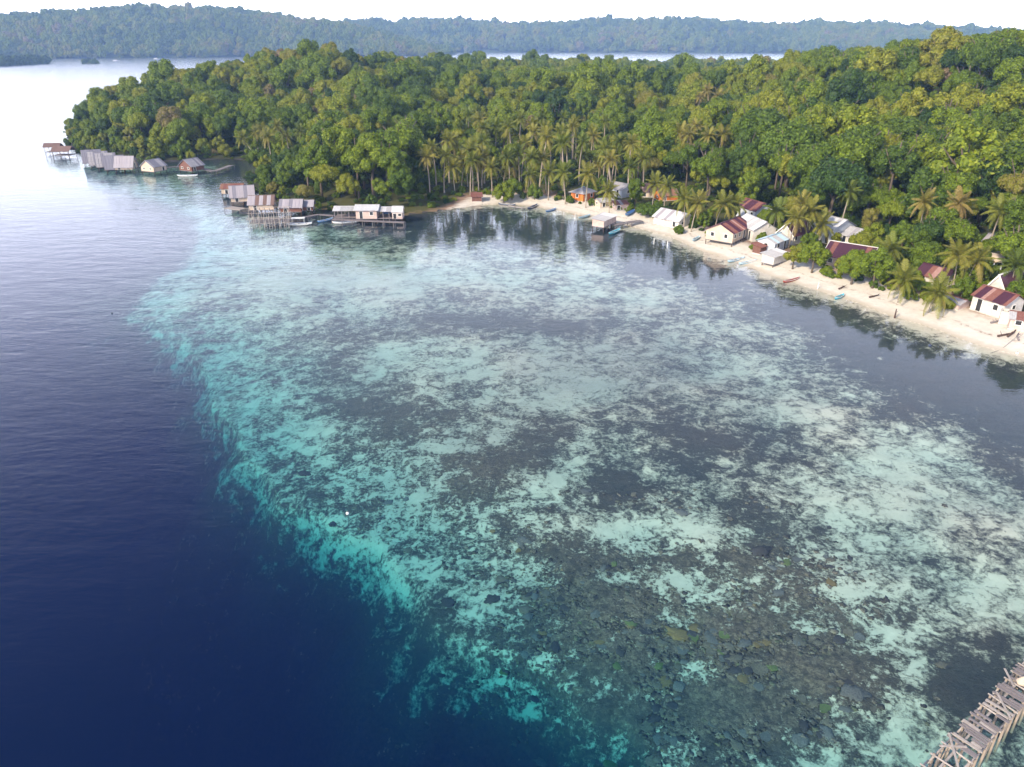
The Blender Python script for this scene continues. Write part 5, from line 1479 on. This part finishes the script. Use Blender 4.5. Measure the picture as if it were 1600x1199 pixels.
# ------------------------------------------------------------------ scatter helper: one object of countless plants
def scatter(name, label, cat, P, scale, rot, pick, tint, sources, tilt=None):
    me = bpy.data.meshes.new(name)
    n = len(P)
    me.vertices.add(n)
    me.vertices.foreach_set('co', np.asarray(P, np.float32).ravel())
    for nm, typ_, arr in (('sc', 'FLOAT_VECTOR', scale), ('rot', 'FLOAT_VECTOR', rot), ('pick', 'INT', pick), ('tint', 'FLOAT', tint)):
        a = me.attributes.new(nm, typ_, 'POINT')
        a.data.foreach_set('vector' if typ_ == 'FLOAT_VECTOR' else 'value', np.asarray(arr, np.int32 if typ_ == 'INT' else np.float32).ravel())
    o = tag(link(name, me), label, cat, kind='stuff')
    ng = bpy.data.node_groups.new(name, 'GeometryNodeTree')
    ng.interface.new_socket('Geometry', in_out='INPUT', socket_type='NodeSocketGeometry')
    ng.interface.new_socket('Geometry', in_out='OUTPUT', socket_type='NodeSocketGeometry')
    N, L = ng.nodes, ng.links
    gi, go = N.new('NodeGroupInput'), N.new('NodeGroupOutput')
    jn = N.new('GeometryNodeJoinGeometry')
    for s in sources:
        oi = N.new('GeometryNodeObjectInfo')
        oi.inputs['Object'].default_value = s
        oi.inputs['As Instance'].default_value = True
        L.new(oi.outputs['Geometry'], jn.inputs[0])
    ip = N.new('GeometryNodeInstanceOnPoints')
    ip.inputs['Pick Instance'].default_value = True
    def attr(nm, dt):
        a = N.new('GeometryNodeInputNamedAttribute')
        a.data_type = dt
        a.inputs['Name'].default_value = nm
        return [q for q in a.outputs if q.enabled and q.name == 'Attribute'][0]
    L.new(gi.outputs[0], ip.inputs['Points'])
    L.new(jn.outputs[0], ip.inputs['Instance'])
    L.new(attr('pick', 'INT'), ip.inputs['Instance Index'])
    e2r = N.new('FunctionNodeEulerToRotation')
    L.new(attr('rot', 'FLOAT_VECTOR'), e2r.inputs[0])
    L.new(e2r.outputs[0], ip.inputs['Rotation'])
    L.new(attr('sc', 'FLOAT_VECTOR'), ip.inputs['Scale'])
    L.new(ip.outputs[0], go.inputs[0])
    md = o.modifiers.new('scatter', 'NODES')
    md.node_group = ng
    return o

# ------------------------------------------------------------------ the forest
LANDMARKS = []                                            # (x, y, phrase) filled by the buildings above
for l_ in HOUSE_SPOTS: LANDMARKS.append(l_)
sp = 5.3
ax_, ay_ = np.arange(-265, 640, sp), np.arange(88, 1000, sp)
TX, TY = np.meshgrid(ax_, ay_)
TX = (TX + rng.uniform(-.48, .48, TX.shape) * sp).ravel()
TY = (TY + rng.uniform(-.48, .48, TY.shape) * sp).ravel()
TZ, TD, _ = ground_parts(TX, TY)
tpx, tpy, tdep = project(TX, TY, TZ + 6)
ok = (TD > np.where(TX < -12, 0.6, 1.5)) & (tpx > -120) & (tpx < 1760) & (tdep > 10)
village = (TX > -12) & (TD < 25 + 5 * fbm(TX / 12, TY / 12, 2, 91)) & (TY < 260)
ok &= ~village
grove = (tpx > 640) & (tpx < 990) & (tpy > 190) & (tpy < 300)           # open coconut grove behind the beach
ok &= ~(grove & (rng.uniform(0, 1, TX.shape) < 0.55))
for hx, hy, hr in HOUSE_CLEAR:
    ok &= (TX - hx) ** 2 + (TY - hy) ** 2 > hr ** 2
far_thin = (tdep > 420) & (rng.uniform(0, 1, TX.shape) < 0.35)
ok &= ~far_thin
TX, TY, TZ, TD, tpx, tpy, tdep = (a[ok] for a in (TX, TY, TZ, TD, tpx, tpy, tdep))
n = len(TX)
clump = fbm(TX / 22, TY / 22, 3, 61)
rad = 2.2 + 3.9 * rng.uniform(0, 1, n) ** 2.2 + 1.0 * np.clip(clump, -.5, 1)
big = rng.uniform(0, 1, n) < 0.11
rad = np.where(big, rad * 1.5, rad)
edge = sstep(0, 14, TD)
rad = rad * (0.62 + 0.38 * edge)
rad = np.where(grove, 0, 1)[ok] * rad if False else rad
czh = rad * rng.uniform(1.0, 1.7, n) + 2.2 * edge + np.where(big, 2.5, 0)
czh = np.minimum(czh + 2.4 * np.clip(fbm(TX / 16, TY / 16, 2, 64), -1, 1), 10.5)
czh = np.where((TX < -60) & (TD < 12), rad * .75, czh)
hue = fbm(TX / 38, TY / 38, 3, 71)
right = sstep(300, 1000, tpx)
tint = 0.50 + 0.08 * right + 0.34 * hue + rng.normal(0, .11, n)
r_ = rng.uniform(0, 1, n)
tint = np.where(r_ < .014, .93, np.where(r_ < .09, .16, np.where(r_ < .15, .76, tint)))
tint = np.where((tpx < 560) & (r_ > .6), tint + .16, tint)
rad = np.where(r_ < .014, np.minimum(rad, 3.2), rad)
tint = np.clip(tint, 0.08, .98)
var = rng.integers(0, 8, n)
# the palms stand free: no broadleaf tree right in front of a palm's head
free = np.ones(n, bool)
cpx, cpy, cdep = project(TX, TY, TZ + czh)
crp = rad * FPX / cdep
for px, py, dep in PALM_HEADS:
    free &= ~((cdep < dep + 3) & (np.hypot(cpx - px, (cpy - py) * .9) < crp + 9) & (cdep > dep - 60))
TX, TY, TZ, TD, tpx, tpy, tdep, rad, czh, tint, var = (a[free] for a in (TX, TY, TZ, TD, tpx, tpy, tdep, rad, czh, tint, var))
n = len(TX)
size = rad / tdep
vis = (tpx > 5) & (tpx < 1595) & (tpy > 60)
order = np.argsort(-np.where(vis, size, 0))
N_IND = 235
ind, rest = order[:N_IND], order[N_IND:]
def tint_word(t):
    return 'dark green' if t < .3 else 'mid green' if t < .5 else 'bright green' if t < .68 else 'yellow green' if t < .86 else 'brownish'
def size_word(r, z):
    return 'broad' if r > 5 else 'tall' if z > 8.5 else 'small' if r < 3 else 'leafy'
CROWN_SRC = {}
def nearest_mark(x, y):
    return min(LANDMARKS, key=lambda l: (l[0] - x) ** 2 + (l[1] - y) ** 2)
ORD = ['first', 'second', 'third', 'fourth', 'fifth', 'sixth', 'seventh', 'eighth', 'ninth', 'tenth', 'eleventh', 'twelfth', 'thirteenth', 'fourteenth', 'fifteenth', 'sixteenth', 'seventeenth', 'eighteenth', 'nineteenth', 'twentieth'] + ['twenty-' + w for w in ('first', 'second', 'third', 'fourth', 'fifth', 'sixth', 'seventh', 'eighth', 'ninth')] + ['thirtieth', 'last']
rows, count = [], {}
for i in ind:
    lm = nearest_mark(TX[i], TY[i])
    dist = math.hypot(lm[0] - TX[i], lm[1] - TY[i])
    where = 'close to' if dist < 14 else ('far upslope of' if dist > 70 else 'upslope of' if dist > 40 else 'uphill from') if TD[i] > 24 else 'along the shore from'
    rows.append((dist, f'{size_word(rad[i], czh[i])} {tint_word(tint[i])} forest tree {where} {lm[2]}', i))
for r in rows: count[r[1]] = count.get(r[1], 0) + 1
seen = {}
for dist, lab, i in sorted(rows):
    if count[lab] > 1:
        k = seen[lab] = seen.get(lab, -1) + 1
        lab += f', {ORD[min(k, 30)]} such outward'
    t = tree((TX[i], TY[i], TZ[i] - .1), rad[i], czh[i], lab, tint[i], int(var[i]))
    CROWN_SRC.setdefault(int(var[i]), [c for c in t.children if c.name.startswith('crown')][0])
SRC = [CROWN_SRC[k] for k in sorted(CROWN_SRC)]
def put(P, rad, squash, pick, tint, name, label):
    n = len(P)
    rot = np.stack([rng.normal(0, .06, n), rng.normal(0, .06, n), rng.uniform(0, 6.28, n)], 1)
    sc = np.stack([rad, rad, rad * squash], 1)
    return scatter(name, label, 'forest', P, sc, rot, pick % len(SRC), tint, SRC)
put(np.stack([TX, TY, TZ + czh], 1)[rest], rad[rest], rng.uniform(.85, 1.2, len(rest)), var[rest], tint[rest], 'forest', 'dense tropical forest covering the island hill behind the village')

# undergrowth: bushes below the trees, along the forest edge and on the mangrove shore
UX, UY = rng.uniform(-265, 420, 26000), rng.uniform(88, 420, 26000)
UZ, UD, _ = ground_parts(UX, UY)
upx, upy, udep = project(UX, UY, UZ + 1)
vil = (UX > -12) & (UD < 24) & (UY < 260)
keep = (UD > np.where(UX < -30, -1.2, 1.0)) & (upx > -60) & (upx < 1680) & (~vil | ((UD > 6.5) & (rng.uniform(0, 1, len(UX)) < .85)))
keep &= (UD < 60) | (rng.uniform(0, 1, len(UX)) < .35)
for hx, hy, hr in HOUSE_CLEAR:
    keep &= (UX - hx) ** 2 + (UY - hy) ** 2 > (hr * .72) ** 2
UX, UY, UZ, UD = UX[keep], UY[keep], UZ[keep], UD[keep]
n = len(UX)
ur = rng.uniform(.55, 1.5, n) * np.where(UD < 26, .8, 1.15)
put(np.stack([UX, UY, UZ + ur * .35], 1), ur, rng.uniform(.7, 1.1, n), rng.integers(0, 8, n), np.clip(.38 + .3 * fbm(UX / 15, UY / 15, 2, 81) + rng.normal(0, .13, n), .05, .95), 'undergrowth', 'low bushes and undergrowth between the forest trees').__setitem__('category', 'undergrowth')

# woods on the hills across the bay
def hill_woods(G, n, name, label, rmean):
    a, b = G.shape[:2]
    u, t = rng.uniform(0, a - 1.01, n), rng.uniform(0, b - 1.01, n) ** 1.0 * .86
    i, j = u.astype(int), t.astype(int)
    fu, ft = (u - i)[:, None], (t - j)[:, None]
    P = (G[i, j] * (1 - fu) + G[i + 1, j] * fu) * (1 - ft) + (G[i, j + 1] * (1 - fu) + G[i + 1, j + 1] * fu) * ft
    P = P[P[:, 2] > -1]
    m = len(P)
    r = rmean * rng.uniform(.6, 1.5, m)
    P[:, 2] += r * .7
    put(P, r, rng.uniform(.8, 1.3, m), rng.integers(0, 8, m), np.clip(.58 + .3 * fbm(P[:, 0] / 120, P[:, 1] / 120, 3, 33) + rng.normal(0, .12, m), .05, .95), name, label)  # lighter leaf tint puts missing haze brightness into the far woods' colour
hill_woods(HILL_A, 13000, 'hill_forest', 'forest on the long hill across the bay', 9)
hill_woods(HILL_B, 11000, 'distant_forest', 'forest on the hazy blue ridge beyond the island', 12)

for xs, ys, hh in ISLETS:
    n = 500 if len(xs) and abs(xs[-1] - xs[0]) > 60 else 60
    q = rng.uniform(0, len(xs) - 1.01, n); i = q.astype(int); f = q - i
    r = rng.uniform(5, 9, n) * (1 if hh > 4 else .55)
    P = np.stack([xs[i] * (1 - f) + xs[i + 1] * f, ys[i] * (1 - f) + ys[i + 1] * f + rng.uniform(-16, 28, n) * (1 if hh > 4 else .5), np.full(n, hh * .5 + (2 if hh > 4 else .5))], 1)
    put(P, r, rng.uniform(.8, 1.2, n), rng.integers(0, 8, n), rng.uniform(.1, .45, n), 'islet_mangroves', 'dark mangroves on the low far spit' if hh > 4 else 'dark mangroves on the tiny far islet')

# ------------------------------------------------------------------ coral
def coral_lump(seed, kind):
    g = np.random.default_rng(seed)
    v, f = ico(2)
    v = v.copy()
    if kind == 'mound':
        r = 1 + .16 * np.sin(v @ g.normal(size=3) * 4) + .13 * np.sin(v @ g.normal(size=3) * 6 + 1) + .08 * np.sin(v @ g.normal(size=3) * 11)
        v = v * r[:, None] * np.array([1, g.uniform(.75, 1.1), .55])
    elif kind == 'table':
        rr = np.hypot(v[:, 0], v[:, 1])
        ang = np.arctan2(v[:, 1], v[:, 0])
        k = 1 + .12 * np.sin(ang * 3 + seed) + .08 * np.sin(ang * 7 + 2 * seed)
        v = np.stack([v[:, 0] * k, v[:, 1] * k * .85, np.where(v[:, 2] > 0, .32 + .10 * rr ** 4 - .05, .25 * rr ** 2 - .25)], 1)
    else:
        r = 1 + .30 * np.sin(v @ g.normal(size=3) * 5) * np.sin(v @ g.normal(size=3) * 5) + .30 * g.normal(size=len(v)) * .6
        v = v * r[:, None] * np.array([1.15, .85, .45])
    return v, f
coral_meshes = {}
for c in ('c_brown', 'c_grey', 'c_ochre', 'c_green', 'c_dark'):
    for k, kd in enumerate(('mound', 'table', 'branchy')):
        v, f = coral_lump(5 + 7 * k + len(c), kd)
        coral_meshes[c, kd] = np_mesh('coral_head', v, f, c, None, kd != 'branchy')
CW = {'c_brown': 'brown', 'c_grey': 'grey', 'c_ochre': 'ochre', 'c_green': 'green', 'c_dark': 'dark'}
KW = {'mound': 'rounded', 'table': 'flat plate-like', 'branchy': 'knobbly'}
def coral_zone(n):
    px, py = rng.uniform(560, 1470, 60000), rng.uniform(780, 1195, 60000)
    dx, dy = (px - 800) / FPX, (599.5 - py) / FPX
    t = (-2.0 - CAMZ) / (-SP + dy * CP)
    x, y = dx * t, (CP + dy * SP) * t
    h, _, e_ = ground_parts(x, y)
    c, ty = cover_at(x, y, h)
    ok = (e_ > -6) & (rng.uniform(0, 1, len(x)) < (c - .36) * 1.3 * (.12 + ty) * .5 * np.clip(.5 + 1.6 * fbm(x / 2.6, y / 2.6, 3, 17), 0, 1.4))
    return list(zip(px[ok], py[ok], x[ok], y[ok], h[ok]))[:n]
marks = [(1060, 1000, 'c_ochre', 'branchy', 1.7), (1085, 992, 'c_ochre', 'mound', 1.0), (788, 1020, 'c_green', 'mound', .85), (965, 1040, 'c_green', 'mound', .8), (1338, 1012, 'c_grey', 'table', 1.0),
         (1322, 1005, 'c_brown', 'table', .9), (1195, 1158, 'c_grey', 'table', .95), (1115, 1132, 'c_grey', 'table', .8), (810, 870, 'c_ochre', 'table', .7), (770, 838, 'c_ochre', 'mound', .6),
         (782, 908, 'c_brown', 'mound', .9), (1250, 1165, 'c_grey', 'mound', 1.2), (1330, 1100, 'c_grey', 'branchy', 1.5), (1160, 1070, 'c_ochre', 'mound', .9), (960, 1150, 'c_green', 'branchy', 1.6), (820, 950, 'c_brown', 'mound', 1.0),
         (475, 737, 'c_dark', 'branchy', 1.2), (519, 810, 'c_dark', 'branchy', .8), (700, 935, 'c_dark', 'mound', 1.3), (770, 935, 'c_dark', 'branchy', 1.2), (1185, 878, 'c_dark', 'branchy', 1.6), (1070, 905, 'c_brown', 'table', .8)]
CORAL_MARKS = [(1062, 1000, 'the ochre coral colony'), (1500, 1100, 'the broken jetty'), (788, 1020, 'the green drop-off mound'), (970, 770, 'the dark seagrass patch'), (1385, 1000, 'the bright sand tongue'),
               (1330, 1100, 'the large grey colony'), (1195, 1165, 'the pale coral plate'), (543, 803, 'the white buoy'), (850, 752, 'the bright sand patch'), (960, 1150, 'the green knobbly colony'), (1070, 905, 'the pale sand channel')]
corals = []
def add_coral(px, py, x, y, h, c, kd, s):
    o = link('coral_head', coral_meshes[c, kd], None, (x, y, h + s * .12), R.uniform(0, 6.28), (s, s * R.uniform(.8, 1.1), s * R.uniform(.18, .36)))
    m = min(CORAL_MARKS, key=lambda q: math.hypot(q[0] - px, q[1] - py))
    d = math.hypot(m[0] - px, m[1] - py)
    near_ = 'at' if d < 14 else 'beside' if d < 60 else ('shoreward of' if py < m[1] else 'seaward of')
    corals.append((d, f'{"large " if s > .6 else "small " if s < .26 else ""}{CW[c]} {KW[kd]} coral head {near_} {m[2]}', o))
for px, py, c, kd, s in marks:
    p = sea(px, py, -2.0)
    add_coral(px, py, p[0], p[1], float(H(p[0], p[1])[0]), c, kd, s * .45)
zone = coral_zone(3000)
for px, py, x, y, h in zone[:260]:
    s = .18 + .34 * R.random() ** 2.2
    q = R.random()
    c = 'c_grey' if q < .33 else 'c_brown' if q < .66 else 'c_dark' if q < .90 else 'c_ochre' if q < .955 else 'c_green'
    add_coral(px, py, x, y, h, c, R.choice(('mound', 'branchy', 'table', 'branchy', 'branchy')), s)
count, seen = {}, {}
for _, lab, o in corals: count[lab] = count.get(lab, 0) + 1
for _, lab, o in sorted(corals, key=lambda q: q[0]):
    full = lab
    if count[lab] > 1:
        k = seen[lab] = seen.get(lab, -1) + 1
        full += f', {ORD[min(k, 30)]} such outward'
    tag(o, full, 'coral', 'coral heads on the shallow reef')
V_, F_, k0 = [], [], 0
iv, jf = ICO1
for px, py, x, y, h in zone[260:]:
    s = .06 + .2 * R.random() ** 2.6
    V_.append(iv * np.array([s, s * R.uniform(.7, 1.2), s * .28]) * (1 + .4 * np.sin(iv @ rng.normal(size=3) * 5) + .25 * rng.normal(size=len(iv)))[:, None] + np.array([x, y, h + .03]))
    F_.append(jf + k0); k0 += len(iv)
tag(link('coral_rubble', np_mesh('coral_rubble', np.concatenate(V_), np.concatenate(F_), 'rubble', {'piece': ('POINT', np.repeat(rng.uniform(0, 1, len(V_)), len(iv)))})), 'small coral rubble strewn over the reef', 'coral rubble', kind='stuff')

# ------------------------------------------------------------------ haze over the whole bay
hz, nt, out = mat_new('haze_air')
pv = nt.nodes.new('ShaderNodeVolumePrincipled')
pv.inputs['Color'].default_value = (0.36, 0.57, 1.0, 1)
pv.inputs['Density'].default_value = 0.000145
pv.inputs['Anisotropy'].default_value = 0.0
nt.links.new(pv.outputs[0], out.inputs['Volume'])
M['haze'] = hz
hb = MB()
hb.box((0, 2090, 55), (9000, 5500, 208))
tag(hb.obj('haze', 'haze'), 'pale blue haze over the bay and hills', 'haze', kind='stuff')
